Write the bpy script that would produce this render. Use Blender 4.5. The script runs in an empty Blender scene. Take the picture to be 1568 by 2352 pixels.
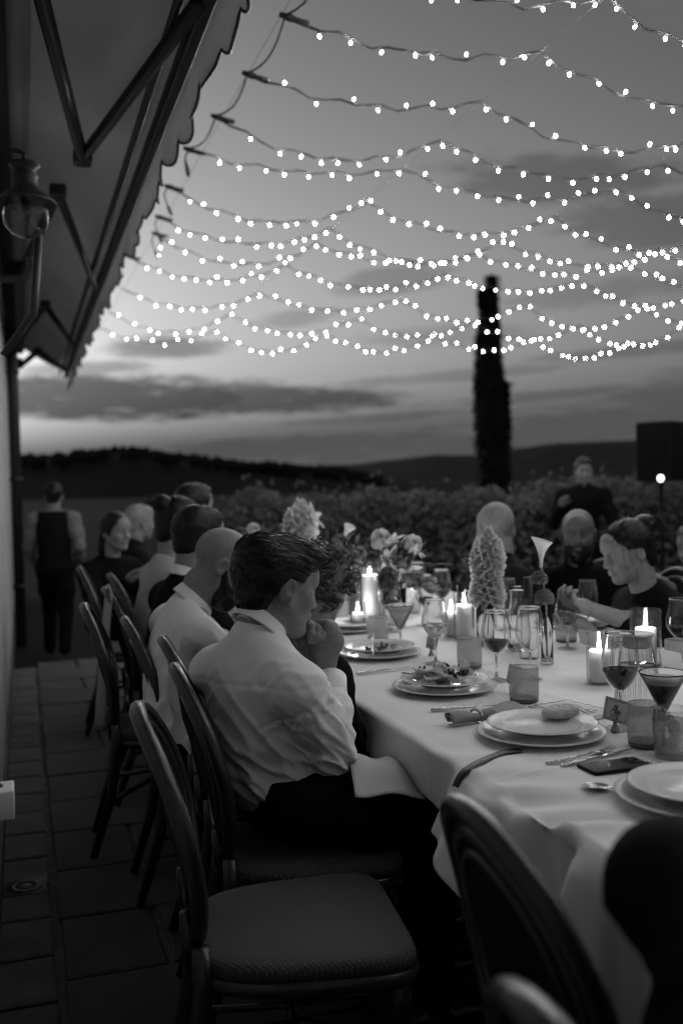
import bpy, bmesh, math, random
import numpy as np
from mathutils import Vector, Matrix
PI = math.pi
rad = math.radians
SC = bpy.context.scene
COL = SC.collection

# ------------------------------------------------------------------ camera
CAM_Z = 1.40
TH, PH, RO = rad(17.76), rad(1.62), rad(1.3)      # turned right of the table's long axis, tipped down, rolled
_fw = np.array([math.sin(TH)*math.cos(PH), math.cos(TH)*math.cos(PH), -math.sin(PH)])
_r0 = np.array([math.cos(TH), -math.sin(TH), 0.0])
_u0 = np.cross(_r0, _fw)
_R = _r0*math.cos(RO) - _u0*math.sin(RO)
_U = _u0*math.cos(RO) + _r0*math.sin(RO)
cd = bpy.data.cameras.new('camera')
cam = bpy.data.objects.new('camera', cd); COL.objects.link(cam)
cd.sensor_fit = 'VERTICAL'; cd.sensor_height = 36; cd.sensor_width = 24; cd.lens = 35
cd.clip_start = 0.05; cd.clip_end = 30000
cd.dof.use_dof = True; cd.dof.focus_distance = 2.62; cd.dof.aperture_fstop = 2.0
cd.dof.aperture_blades = 9
m = Matrix(((_R[0], _U[0], -_fw[0], 0), (_R[1], _U[1], -_fw[1], 0), (_R[2], _U[2], -_fw[2], CAM_Z), (0, 0, 0, 1)))
cam.matrix_world = m
SC.camera = cam

# ------------------------------------------------------------------ sky (dusk, black-and-white photograph)
SUN_AZ, SUN_EL = rad(-22), rad(-0.8)
W = bpy.data.worlds.new('World'); SC.world = W; W.use_nodes = True
NT = W.node_tree; NT.nodes.clear()
def nd(tree, typ, **kw):
    n = tree.nodes.new(typ)
    for k, v in kw.items(): setattr(n, k, v)
    return n
def mth(tree, op, a, b=None, c=None, clamp=False):
    n = tree.nodes.new('ShaderNodeMath'); n.operation = op; n.use_clamp = clamp
    for i, v in enumerate((a, b, c)):
        if v is None: continue
        if isinstance(v, (int, float)): n.inputs[i].default_value = v
        else: tree.links.new(v, n.inputs[i])
    return n.outputs[0]
def build_sky():
    t = NT
    out = nd(t, 'ShaderNodeOutputWorld'); bg = nd(t, 'ShaderNodeBackground')
    sky = nd(t, 'ShaderNodeTexSky', sky_type='NISHITA', sun_disc=False, sun_elevation=max(SUN_EL, rad(0.6)), sun_rotation=SUN_AZ,
             altitude=300, air_density=1.3, dust_density=3.5, ozone_density=1.0)
    bw = nd(t, 'ShaderNodeRGBToBW'); t.links.new(sky.outputs[0], bw.inputs[0])
    tc = nd(t, 'ShaderNodeTexCoord'); sep = nd(t, 'ShaderNodeSeparateXYZ'); t.links.new(tc.outputs['Generated'], sep.inputs[0])
    x, y, z = sep.outputs
    az = mth(t, 'MULTIPLY', mth(t, 'ARCTAN2', x, y), 180/PI)
    el = mth(t, 'MULTIPLY', mth(t, 'ARCSINE', z), 180/PI)
    # noise that lies in the cloud deck: stretched along the horizon
    cmb = nd(t, 'ShaderNodeCombineXYZ')
    t.links.new(mth(t, 'MULTIPLY', az, 0.16), cmb.inputs[0]); t.links.new(mth(t, 'MULTIPLY', el, 0.62), cmb.inputs[1])
    def noise(scale, det, rough, off):
        mp = nd(t, 'ShaderNodeVectorMath', operation='ADD'); mp.inputs[1].default_value = (off, off*0.7, off*1.3)
        t.links.new(cmb.outputs[0], mp.inputs[0])
        n = nd(t, 'ShaderNodeTexNoise'); n.inputs['Scale'].default_value = scale; n.inputs['Detail'].default_value = det
        n.inputs['Roughness'].default_value = rough; t.links.new(mp.outputs[0], n.inputs['Vector'])
        return n.outputs['Fac']
    n1 = noise(1.1, 6, 0.55, 3.1); n2 = noise(3.0, 7, 0.65, 9.7)
    wob = mth(t, 'ADD', mth(t, 'MULTIPLY', mth(t, 'SUBTRACT', n1, 0.5), 2.4), mth(t, 'MULTIPLY', mth(t, 'SUBTRACT', n2, 0.5), 2.2))
    cloud = None
    # cloud banks of this evening: azimuth, elevation, half width, half height, slope, density
    banks = [(4.0, 5.2, 10.0, 1.35, 0.00, 1.0), (14.0, 4.9, 8.0, 0.8, -0.03, 0.9), (8.2, 7.9, 3.6, 0.65, 0.0, 0.7), (3.0, 6.6, 4.0, 0.45, 0.05, 0.6),
             (30.0, 2.5, 19.0, 1.3, 0.085, 0.40), (17.0, 2.3, 9.0, 0.6, 0.03, 0.42), (41.0, 4.6, 8.0, 1.5, 0.05, 0.36),
             (30.0, 16.4, 6.5, 1.3, -0.10, 0.50), (36.0, 13.6, 5.5, 1.6, -0.1, 0.50), (21.0, 11.4, 3.5, 0.8, 0.1, 0.42), (33.0, 10.2, 6.0, 0.8, 0.05, 0.32),
             (25.0, 6.0, 8.0, 0.34, 0.05, 0.34), (34.0, 6.9, 7.0, 0.42, 0.04, 0.42), (19.0, 3.7, 6.0, 0.28, 0.05, 0.40), (29.0, 4.7, 6.0, 0.3, 0.06, 0.40), (15.5, 9.4, 2.6, 0.6, 0.1, 0.36), (24.0, 8.2, 5.0, 0.6, 0.0, 0.25), (-30, 6, 14, 1.6, 0.0, 0.7), (75, 5, 22, 2.2, 0.0, 0.6), (110, 12, 20, 3, 0.0, 0.5),
             (-80, 9, 25, 3, 0.0, 0.5), (170, 7, 30, 3, 0.0, 0.55), (-140, 12, 22, 3, 0.0, 0.5)]
    for a0, e0, wa, we, sl, dn in banks:
        da = mth(t, 'SUBTRACT', az, a0)
        de = mth(t, 'SUBTRACT', mth(t, 'SUBTRACT', el, e0), mth(t, 'MULTIPLY', da, sl))
        q = mth(t, 'ADD', mth(t, 'POWER', mth(t, 'ABSOLUTE', mth(t, 'DIVIDE', da, wa)), 2.0), mth(t, 'POWER', mth(t, 'ABSOLUTE', mth(t, 'DIVIDE', de, we)), 2.0))
        q = mth(t, 'ADD', q, wob)
        mr = nd(t, 'ShaderNodeMapRange', interpolation_type='SMOOTHSTEP'); mr.inputs['From Min'].default_value = 1.5; mr.inputs['From Max'].default_value = 0.25
        mr.inputs['To Min'].default_value = 0; mr.inputs['To Max'].default_value = dn
        t.links.new(q, mr.inputs['Value'])
        cloud = mr.outputs[0] if cloud is None else mth(t, 'MAXIMUM', cloud, mr.outputs[0])
    # the dimming of the dusk sky from the sunset horizon up to the zenith
    v = mth(t, 'MAXIMUM', bw.outputs[0], 0.52)
    lum = mth(t, 'MULTIPLY', mth(t, 'POWER', mth(t, 'MAXIMUM', v, 0.0), SKY_POW), SKY_GAIN)
    dark = mth(t, 'SUBTRACT', 1.0, mth(t, 'MULTIPLY', cloud, 0.80))
    res = mth(t, 'MULTIPLY', lum, dark)
    t.links.new(res, bg.inputs['Color']); bg.inputs['Strength'].default_value = 0.10
    t.links.new(bg.outputs[0], out.inputs[0])
SKY_POW, SKY_GAIN = 2.0, 4.8
build_sky()
# last glow of the sun, very weak and soft
sl = bpy.data.lights.new('sun', 'SUN'); sl.energy = 0.04; sl.angle = rad(20); sl.color = (1, 1, 1)
sun = bpy.data.objects.new('sun', sl); COL.objects.link(sun)
_sd = Vector((math.sin(SUN_AZ), math.cos(SUN_AZ), math.tan(rad(6))))
sun.rotation_euler = (-_sd).to_track_quat('-Z', 'Y').to_euler(); sun.location = (-30, 60, 20)

vs = SC.view_settings
vs.view_transform = 'Standard'; vs.look = 'None'; vs.gamma = 1.0; vs.use_curve_mapping = False
vs.exposure = 0.0
SC.render.engine = 'CYCLES'
SC.cycles.use_denoising = True
SC.cycles.max_bounces = 20; SC.cycles.transparent_max_bounces = 24; SC.cycles.diffuse_bounces = 3; SC.cycles.glossy_bounces = 4
SC.cycles.transmission_bounces = 18
SC.cycles.sample_clamp_indirect = 8.0; SC.cycles.sample_clamp_direct = 48.0
SC.cycles.caustics_reflective = False; SC.cycles.caustics_refractive = True; SC.cycles.blur_glossy = 1.0
SC.cycles.use_light_tree = True
SC.cycles.filter_width = 1.1
# ------------------------------------------------------------------ helpers
F35 = 2287.0
def ray(x, y): return _R*(x-784)/F35 - _U*(y-1176)/F35 + _fw
def PZ(x, y, z):
    d = ray(x, y); t = (z-CAM_Z)/d[2]; return np.array([0, 0, CAM_Z]) + d*t
def PD(x, y, d): return np.array([0, 0, CAM_Z]) + ray(x, y)*d

def mat(name, v, rough=0.6, spec=0.5, metal=0.0, var=0.0, vscale=8.0, bump=0.0, bscale=40.0, sss=0.0, sssr=0.02, stretch=None, sheen=0.0, coat=0.0, det=4.0, emit=0.0, trans=0.0, darkspots=0.0):
    M = bpy.data.materials.new(name); M.use_nodes = True
    t = M.node_tree; b = t.nodes['Principled BSDF']
    b.inputs['Base Color'].default_value = (v, v, v, 1)
    b.inputs['Roughness'].default_value = rough; b.inputs['Metallic'].default_value = metal
    b.inputs['Specular IOR Level'].default_value = spec
    if sss: b.inputs['Subsurface Weight'].default_value = sss; b.inputs['Subsurface Radius'].default_value = (sssr,)*3; b.inputs['Subsurface Scale'].default_value = 1.0
    if sheen: b.inputs['Sheen Weight'].default_value = sheen; b.inputs['Sheen Roughness'].default_value = 0.5
    if coat: b.inputs['Coat Weight'].default_value = coat; b.inputs['Coat Roughness'].default_value = 0.12
    if trans: b.inputs['Transmission Weight'].default_value = trans
    if emit: b.inputs['Emission Color'].default_value = (1, 1, 1, 1); b.inputs['Emission Strength'].default_value = emit
    if var or bump:
        tc = nd(t, 'ShaderNodeTexCoord'); mp = nd(t, 'ShaderNodeMapping'); t.links.new(tc.outputs['Object'], mp.inputs[0])
        if stretch: mp.inputs['Scale'].default_value = stretch
    if var:
        n = nd(t, 'ShaderNodeTexNoise'); n.inputs['Scale'].default_value = vscale; n.inputs['Detail'].default_value = det; t.links.new(mp.outputs[0], n.inputs['Vector'])
        mr = nd(t, 'ShaderNodeMapRange'); mr.inputs['From Min'].default_value = 0.3; mr.inputs['From Max'].default_value = 0.7
        mr.inputs['To Min'].default_value = v*(1-var); mr.inputs['To Max'].default_value = v*(1+var); mr.clamp = True
        t.links.new(n.outputs['Fac'], mr.inputs['Value'])
        cc = nd(t, 'ShaderNodeCombineColor')
        for i in range(3): t.links.new(mr.outputs[0], cc.inputs[i])
        t.links.new(cc.outputs[0], b.inputs['Base Color'])
        rr = nd(t, 'ShaderNodeMapRange'); rr.inputs['To Min'].default_value = max(0.02, rough*0.85); rr.inputs['To Max'].default_value = min(1, rough*1.15)
        t.links.new(n.outputs['Fac'], rr.inputs['Value']); t.links.new(rr.outputs[0], b.inputs['Roughness'])
    if bump:
        n2 = nd(t, 'ShaderNodeTexNoise'); n2.inputs['Scale'].default_value = bscale; n2.inputs['Detail'].default_value = det; t.links.new(mp.outputs[0], n2.inputs['Vector'])
        bp = nd(t, 'ShaderNodeBump'); bp.inputs['Strength'].default_value = bump; bp.inputs['Distance'].default_value = 0.01
        t.links.new(n2.outputs['Fac'], bp.inputs['Height']); t.links.new(bp.outputs[0], b.inputs['Normal'])
    return M
def glass(name, tint=0.97, edge=0.5, gloss=1.0, rough=0.07):
    # thin-walled glass: straight-through transmission that thins out towards the grazing edge, Fresnel reflection
    M = bpy.data.materials.new(name); M.use_nodes = True; t = M.node_tree; t.nodes.clear()
    o = nd(t, 'ShaderNodeOutputMaterial'); tr = nd(t, 'ShaderNodeBsdfTransparent'); gl = nd(t, 'ShaderNodeBsdfGlossy'); gl.inputs['Roughness'].default_value = rough
    lw = nd(t, 'ShaderNodeLayerWeight'); lw.inputs['Blend'].default_value = 0.5
    mr = nd(t, 'ShaderNodeMapRange'); mr.inputs['From Min'].default_value = 0.35; mr.inputs['From Max'].default_value = 1.0; mr.inputs['To Min'].default_value = tint; mr.inputs['To Max'].default_value = edge
    t.links.new(lw.outputs['Facing'], mr.inputs['Value'])
    cc = nd(t, 'ShaderNodeCombineColor')
    for i in range(3): t.links.new(mr.outputs[0], cc.inputs[i])
    t.links.new(cc.outputs[0], tr.inputs[0])
    mx = nd(t, 'ShaderNodeMixShader')
    t.links.new(mth(t, 'MULTIPLY', mth(t, 'ADD', 0.04, mth(t, 'MULTIPLY', mth(t, 'POWER', lw.outputs['Facing'], 5.0), 0.8)), gloss, clamp=True), mx.inputs[0])
    t.links.new(tr.outputs[0], mx.inputs[1]); t.links.new(gl.outputs[0], mx.inputs[2]); t.links.new(mx.outputs[0], o.inputs[0])
    return M
def refractive(name, col=0.98, ior=1.47, rough=0.0):
    M = bpy.data.materials.new(name); M.use_nodes = True; t = M.node_tree; t.nodes.clear()
    o = nd(t, 'ShaderNodeOutputMaterial'); g = nd(t, 'ShaderNodeBsdfGlass'); g.inputs['Color'].default_value = (col, col, col, 1); g.inputs['IOR'].default_value = ior; g.inputs['Roughness'].default_value = rough
    t.links.new(g.outputs[0], o.inputs[0]); return M
def milky(name, v, alpha, rough=0.15, translucent=0.4):
    # smoked or frosted glass: part clear, part body colour
    M = bpy.data.materials.new(name); M.use_nodes = True; t = M.node_tree; b = t.nodes['Principled BSDF']; o = t.nodes['Material Output']
    b.inputs['Base Color'].default_value = (v, v, v, 1); b.inputs['Roughness'].default_value = rough
    tl = nd(t, 'ShaderNodeBsdfTranslucent'); tl.inputs[0].default_value = (v, v, v, 1)
    m0 = nd(t, 'ShaderNodeMixShader'); m0.inputs[0].default_value = translucent; t.links.new(b.outputs[0], m0.inputs[1]); t.links.new(tl.outputs[0], m0.inputs[2])
    tr = nd(t, 'ShaderNodeBsdfTransparent'); tr.inputs[0].default_value = (0.9, 0.9, 0.9, 1)
    mx = nd(t, 'ShaderNodeMixShader'); mx.inputs[0].default_value = alpha
    t.links.new(tr.outputs[0], mx.inputs[1]); t.links.new(m0.outputs[0], mx.inputs[2]); t.links.new(mx.outputs[0], o.inputs[0])
    return M
def leafmat(name, v, var=0.5, vscale=3.0, translucent=0.35):
    M = bpy.data.materials.new(name); M.use_nodes = True; t = M.node_tree; b = t.nodes['Principled BSDF']; o = t.nodes['Material Output']
    tc = nd(t, 'ShaderNodeTexCoord'); n = nd(t, 'ShaderNodeTexNoise'); n.inputs['Scale'].default_value = vscale; n.inputs['Detail'].default_value = 3; t.links.new(tc.outputs['Object'], n.inputs['Vector'])
    mr = nd(t, 'ShaderNodeMapRange'); mr.inputs['From Min'].default_value = 0.3; mr.inputs['From Max'].default_value = 0.7; mr.inputs['To Min'].default_value = v*(1-var); mr.inputs['To Max'].default_value = v*(1+var)
    t.links.new(n.outputs['Fac'], mr.inputs['Value']); cc = nd(t, 'ShaderNodeCombineColor')
    for i in range(3): t.links.new(mr.outputs[0], cc.inputs[i])
    t.links.new(cc.outputs[0], b.inputs['Base Color']); b.inputs['Roughness'].default_value = 0.55
    tl = nd(t, 'ShaderNodeBsdfTranslucent'); t.links.new(cc.outputs[0], tl.inputs[0])
    mx = nd(t, 'ShaderNodeMixShader'); mx.inputs[0].default_value = translucent
    t.links.new(b.outputs[0], mx.inputs[1]); t.links.new(tl.outputs[0], mx.inputs[2]); t.links.new(mx.outputs[0], o.inputs[0])
    return M
def emitter(name, s):
    M = bpy.data.materials.new(name); M.use_nodes = True; t = M.node_tree; t.nodes.clear()
    o = nd(t, 'ShaderNodeOutputMaterial'); e = nd(t, 'ShaderNodeEmission'); e.inputs['Strength'].default_value = s
    t.links.new(e.outputs[0], o.inputs[0]); return M

# ---- objects
def tag(o, label=None, cat=None, group=None, kind=None):
    if label: o['label'] = label
    if cat: o['category'] = cat
    if group: o['group'] = group
    if kind: o['kind'] = kind
    return o
def thing(name, label, cat, loc=(0, 0, 0), rotz=0.0, group=None):
    o = bpy.data.objects.new(name, None); COL.objects.link(o); o.empty_display_size = 0.05
    o.location = Vector([float(a) for a in loc]); o.rotation_euler = (0, 0, rotz)
    return tag(o, label, cat, group)
def mkmesh(name, V, Fc, smooth=True):
    me = bpy.data.meshes.new(name)
    if isinstance(V, np.ndarray): V = V.astype(float).tolist()
    if isinstance(Fc, np.ndarray): Fc = Fc.tolist()
    me.from_pydata(V, [], Fc); me.validate(clean_customdata=False)
    if smooth: me.polygons.foreach_set('use_smooth', [True]*len(me.polygons))
    me.update(); return me
def obj(name, me, m=None, parent=None, loc=None, rot=None):
    o = bpy.data.objects.new(name, me); COL.objects.link(o)
    if m is not None and len(me.materials) == 0: me.materials.append(m)
    if parent is not None: o.parent = parent
    if loc is not None: o.location = Vector([float(a) for a in loc])
    if rot is not None: o.rotation_euler = rot
    return o
def copy_tree(o, parent=None):
    c = o.copy(); COL.objects.link(c); c.parent = parent
    for ch in list(o.children): copy_tree(ch, c)
    return c
class MB:
    def __init__(s): s.v = []; s.f = []
    def add(s, V, Fc):
        n = len(s.v); s.v += [tuple(map(float, p)) for p in V]; s.f += [tuple(i+n for i in q) for q in Fc]; return s
    def box(s, c, sz, ch=0.0, rz=0.0, M=None):
        hx, hy, hz = sz[0]/2, sz[1]/2, sz[2]/2
        bm = bmesh.new(); bmesh.ops.create_cube(bm, size=1.0)
        for v in bm.verts: v.co = Vector((v.co.x*sz[0], v.co.y*sz[1], v.co.z*sz[2]))
        if ch: bmesh.ops.bevel(bm, geom=list(bm.edges), offset=ch, segments=2, affect='EDGES', profile=0.6)
        T = Matrix.Translation(Vector([float(a) for a in c])) @ (M if M is not None else Matrix.Rotation(rz, 4, 'Z'))
        bm.verts.ensure_lookup_table(); bm.verts.index_update()
        s.add([T @ v.co for v in bm.verts], [[v.index for v in f.verts] for f in bm.faces]); bm.free(); return s
    def tube(s, pts, r, n=8, cap=True, closed=False, flat=1.0, up=(0, 0, 1)):
        pts = [Vector([float(a) for a in p]) for p in pts]; N = len(pts)
        rs = list(r) if hasattr(r, '__len__') else [r]*N
        V = []; Fc = []; prev = None
        for i, p in enumerate(pts):
            a = pts[(i-1) % N] if (closed or i > 0) else p; b = pts[(i+1) % N] if (closed or i < N-1) else p
            d = (b-a); d = d.normalized() if d.length > 1e-9 else Vector((0, 0, 1))
            if prev is None:
                u = Vector(up); u = u-d*u.dot(d)
                if u.length < 1e-3: u = Vector((1, 0, 0)) - d*d.x
                u.normalize()
            else:
                u = prev-d*prev.dot(d)
                u = u.normalized() if u.length > 1e-6 else d.orthogonal().normalized()
            prev = u; w = d.cross(u)
            for k in range(n):
                a_ = 2*PI*k/n; V.append(p + (u*math.cos(a_)*flat + w*math.sin(a_))*rs[i])
        M_ = N if closed else N-1
        for i in range(M_):
            for k in range(n):
                j = (i+1) % N; Fc.append((i*n+k, i*n+(k+1) % n, j*n+(k+1) % n, j*n+k))
        if cap and not closed: Fc.append(tuple(range(n-1, -1, -1))); Fc.append(tuple((N-1)*n+k for k in range(n)))
        return s.add(V, Fc)
    def lathe(s, prof, n=24, c=(0, 0, 0), closed=False):
        V = []; Fc = []; rows = []
        for (r, z) in prof:
            if r < 1e-6: rows.append([len(V)]); V.append((c[0], c[1], c[2]+z))
            else:
                rows.append(list(range(len(V), len(V)+n)))
                V += [(c[0]+r*math.cos(2*PI*k/n), c[1]+r*math.sin(2*PI*k/n), c[2]+z) for k in range(n)]
        R_ = rows + ([rows[0]] if closed else [])
        for a, b in zip(R_[:-1], R_[1:]):
            for k in range(n):
                k2 = (k+1) % n
                if len(a) == 1 and len(b) == 1: continue
                if len(a) == 1: Fc.append((a[0], b[k2], b[k]))
                elif len(b) == 1: Fc.append((a[k], a[k2], b[0]))
                else: Fc.append((a[k], a[k2], b[k2], b[k]))
        return s.add(V, Fc)
    def grid(s, fn, nu, nv, closeu=False):
        V = [fn(i/(nu if closeu else nu-1), j/(nv-1)) for i in range(nu) for j in range(nv)]
        Fc = []
        for i in range(nu if closeu else nu-1):
            for j in range(nv-1):
                i2 = (i+1) % nu; Fc.append((i*nv+j, i2*nv+j, i2*nv+j+1, i*nv+j+1))
        return s.add(V, Fc)
    def mesh(s, name, smooth=True): return mkmesh(name, s.v, s.f, smooth)
    def build(s, name, m, parent=None, loc=None, smooth=True, rot=None): return obj(name, s.mesh(name, smooth), m, parent, loc, rot)
def solidify(o, th, off=-1): md = o.modifiers.new('thickness', 'SOLIDIFY'); md.thickness = th; md.offset = off; return o

# ---- value noise
_rng = np.random.RandomState(7); _TAB = _rng.rand(4096).astype(np.float32)
def _h(i, j, k): return _TAB[((i*73856093) ^ (j*19349663) ^ (k*83492791)) & 4095]
def vnoise(p):
    p = np.asarray(p, np.float32); i = np.floor(p).astype(np.int64); f = p-i; f = f*f*(3-2*f)
    x, y, z = i[..., 0], i[..., 1], i[..., 2]; a, b, c = f[..., 0], f[..., 1], f[..., 2]
    def L(u, v, w): return u+(v-u)*w
    return L(L(L(_h(x, y, z), _h(x+1, y, z), a), L(_h(x, y+1, z), _h(x+1, y+1, z), a), b),
             L(L(_h(x, y, z+1), _h(x+1, y, z+1), a), L(_h(x, y+1, z+1), _h(x+1, y+1, z+1), a), b), c)
def fbm(p, o=3):
    r = 0; a = 0.5; p = np.asarray(p, np.float32)
    for _ in range(o): r = r+a*vnoise(p); p = p*2.03+11.3; a *= 0.5
    return r

# ---- signed distance sculpting: smooth-union of rounded shapes -> one closed skin
def _v(a): return np.array(a, np.float32)
def sd_cone(p, a, b, ra, rb):
    a, b = _v(a), _v(b); ba = b-a; L2 = float(ba@ba)+1e-9
    t = np.clip(((p-a)@ba)/L2, 0, 1); q = p-a-t[..., None]*ba
    return np.sqrt((q*q).sum(-1)) - (ra+(rb-ra)*t)
def sd_ell(p, c, r, Rm=None):
    q = p-_v(c)
    if Rm is not None: q = q@_v(Rm)
    r = _v(r); k0 = np.sqrt(((q/r)**2).sum(-1)); k1 = np.sqrt(((q/(r*r))**2).sum(-1))+1e-9
    return k0*(k0-1)/k1
class Sculpt:
    def __init__(s, lo, hi, h):
        s.lo = _v(lo); s.h = h; n = np.ceil((_v(hi)-s.lo)/h).astype(int)+1; s.n = n
        s.F = np.full(tuple(n), 0.5, np.float32)
    def _blk(s, lo, hi):
        a = np.maximum(np.floor((_v(lo)-s.lo)/s.h).astype(int), 0); b = np.minimum(np.ceil((_v(hi)-s.lo)/s.h).astype(int)+1, s.n)
        if np.any(b <= a): return None, None
        sl = tuple(slice(int(x), int(y)) for x, y in zip(a, b))
        g = np.stack(np.meshgrid(*[s.lo[i]+s.h*np.arange(a[i], b[i], dtype=np.float32) for i in range(3)], indexing='ij'), -1)
        return sl, g
    def op(s, fn, lo, hi, k=0.0, mode='u'):
        mg = k+3*s.h; sl, g = s._blk(_v(lo)-mg, _v(hi)+mg)
        if sl is None: return s
        d = fn(g); A = s.F[sl]
        if mode == 'u':
            if k > 0: hh = np.maximum(k-np.abs(A-d), 0)/k; s.F[sl] = np.minimum(A, d)-hh*hh*k*0.25
            else: s.F[sl] = np.minimum(A, d)
        else:
            d = -d
            if k > 0: hh = np.maximum(k-np.abs(A-d), 0)/k; s.F[sl] = np.maximum(A, d)+hh*hh*k*0.25
            else: s.F[sl] = np.maximum(A, d)
        return s
    def cone(s, a, b, ra, rb, k=0.02, mode='u'):
        lo = np.minimum(_v(a)-ra, _v(b)-rb); hi = np.maximum(_v(a)+ra, _v(b)+rb)
        return s.op(lambda g: sd_cone(g, a, b, ra, rb), lo, hi, k, mode)
    def chain(s, pts, rs, k=0.02):
        for i in range(len(pts)-1): s.cone(pts[i], pts[i+1], rs[i], rs[i+1], k)
        return s
    def ell(s, c, r, k=0.02, Rm=None, mode='u'):
        m_ = max(r); return s.op(lambda g: sd_ell(g, c, r, Rm), _v(c)-m_, _v(c)+m_, k, mode)
    def all(s, fn):
        sl, g = s._blk(s.lo, s.lo+s.h*s.n); s.F = fn(g, s.F).astype(np.float32); return s
    def near(s, fn, band=.035):
        mk = np.abs(s.F) < band; ix = np.argwhere(mk); g = (s.lo+s.h*ix).astype(np.float32); s.F[mk] = s.F[mk]+fn(g); return s
    def mesh(s, name): V, Fc = surface_nets(s.F, s.lo, s.h); return mkmesh(name, V, Fc)
    def vf(s): return surface_nets(s.F, s.lo, s.h)
def surface_nets(Fd, lo, h):
    Fd = Fd.copy()
    for ax in range(3):
        sl = [slice(None)]*3
        sl[ax] = 0; Fd[tuple(sl)] = np.maximum(Fd[tuple(sl)], h*0.3)
        sl[ax] = -1; Fd[tuple(sl)] = np.maximum(Fd[tuple(sl)], h*0.3)
    I = Fd < 0; nx, ny, nz = Fd.shape
    c = np.zeros((nx-1, ny-1, nz-1), np.int8)
    for i in (0, 1):
        for j in (0, 1):
            for k in (0, 1): c += I[i:nx-1+i, j:ny-1+j, k:nz-1+k]
    act = (c > 0) & (c < 8); idx = np.argwhere(act); N = len(idx)
    vid = np.full(c.shape, -1, np.int64); vid[act] = np.arange(N)
    S = np.zeros((N, 3)); cnt = np.zeros(N)
    cor = [(i, j, k) for i in (0, 1) for j in (0, 1) for k in (0, 1)]
    val = {q: Fd[idx[:, 0]+q[0], idx[:, 1]+q[1], idx[:, 2]+q[2]] for q in cor}
    for a in cor:
        for ax in range(3):
            if a[ax]: continue
            b = list(a); b[ax] = 1; b = tuple(b); fa, fb = val[a], val[b]; mk = (fa < 0) != (fb < 0)
            t = np.where(mk, fa/(fa-fb+1e-12), 0); p = np.tile(np.array(a, float), (N, 1)); p[:, ax] += t
            S[mk] += p[mk]; cnt += mk
    V = (idx+S/cnt[:, None])*h+np.asarray(lo)
    quads = []
    for ax in range(3):
        sl0 = [slice(None)]*3; sl1 = [slice(None)]*3; sl0[ax] = slice(0, -1); sl1[ax] = slice(1, None)
        A = I[tuple(sl0)]; B = I[tuple(sl1)]; e = np.argwhere(A != B)
        u, w = [(1, 2), (2, 0), (0, 1)][ax]
        e = e[(e[:, u] > 0) & (e[:, w] > 0) & (e[:, u] < Fd.shape[u]-1) & (e[:, w] < Fd.shape[w]-1)]
        if not len(e): continue
        def cell(du, dw): q = e.copy(); q[:, u] += du; q[:, w] += dw; return vid[q[:, 0], q[:, 1], q[:, 2]]
        Q = np.stack([cell(-1, -1), cell(0, -1), cell(0, 0), cell(-1, 0)], 1)
        ins = I[e[:, 0], e[:, 1], e[:, 2]]; Q[~ins] = Q[~ins][:, ::-1]
        quads.append(Q)
    return V, np.concatenate(quads) if quads else np.zeros((0, 4), int)
def rotm(yaw=0, pitch=0, roll=0):
    # local x = forward, y = left, z = up; pitch > 0 looks down, yaw turns towards +y
    return np.array((Matrix.Rotation(yaw, 3, 'Z') @ Matrix.Rotation(pitch, 3, 'Y') @ Matrix.Rotation(roll, 3, 'X')))
def bezier(p, n):
    p = [np.array(q, float) for q in p]; out = []
    for i in range(n+1):
        t = i/n; q = p
        while len(q) > 1: q = [a+(b-a)*t for a, b in zip(q[:-1], q[1:])]
        out.append(q[0])
    return out
def catmull(P, n):
    P = [np.array(q, float) for q in P]; P = [2*P[0]-P[1]]+P+[2*P[-1]-P[-2]]; out = []
    for i in range(1, len(P)-2):
        for k in range(n):
            t = k/n; a, b, c, d = P[i-1:i+3]
            out.append(0.5*((2*b)+(c-a)*t+(2*a-5*b+4*c-d)*t*t+(3*b-a-3*c+d)*t**3))
    out.append(P[-2]); return out

# ------------------------------------------------------------------ materials
M_paving = mat('paving_stone', 0.065, 0.7, 0.35, var=0.35, vscale=3.0, bump=0.35, bscale=18)
M_paving2 = mat('border_stone', 0.095, 0.7, 0.35, var=0.4, vscale=6.0, bump=0.35, bscale=22)
M_mortar = mat('mortar', 0.13, 0.9, 0.2, var=0.3, vscale=20)
M_plaster = mat('wall_plaster', 0.42, 0.85, 0.2, var=0.15, vscale=2.5, bump=0.3, bscale=30)
M_iron = mat('black_iron', 0.015, 0.5, 0.4, var=0.3, vscale=20)
M_alu = mat('awning_arm_paint', 0.02, 0.45, 0.4, var=0.2, vscale=10)
M_wood = mat('dark_polished_wood', 0.016, 0.32, 0.4, var=0.5, vscale=9, stretch=(6, 6, 1), coat=0.25)
M_seat = None
M_cable = mat('black_cable', 0.02, 0.55, 0.35)
M_wire = mat('steel_wire', 0.10, 0.5, 0.5)
M_ground = mat('dark_field', 0.012, 0.95, 0.1, var=0.5, vscale=0.3)
M_forest = mat('dark_wood_canopy', 0.018, 0.95, 0.05, var=0.5, vscale=0.05)
M_hill = mat('far_hill', 0.05, 0.95, 0.05, var=0.25, vscale=0.01)  # paler than the wood: distance haze put into the colour
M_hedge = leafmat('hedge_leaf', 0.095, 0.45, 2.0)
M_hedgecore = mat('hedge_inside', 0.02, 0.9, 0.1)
M_cyp = leafmat('cypress_leaf', 0.02, 0.4, 1.0)
M_bark = mat('bark', 0.05, 0.9, 0.2, var=0.4, vscale=20, bump=0.5)
M_white = mat('white_paint', 0.62, 0.5, 0.4, var=0.08, vscale=8)
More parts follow.
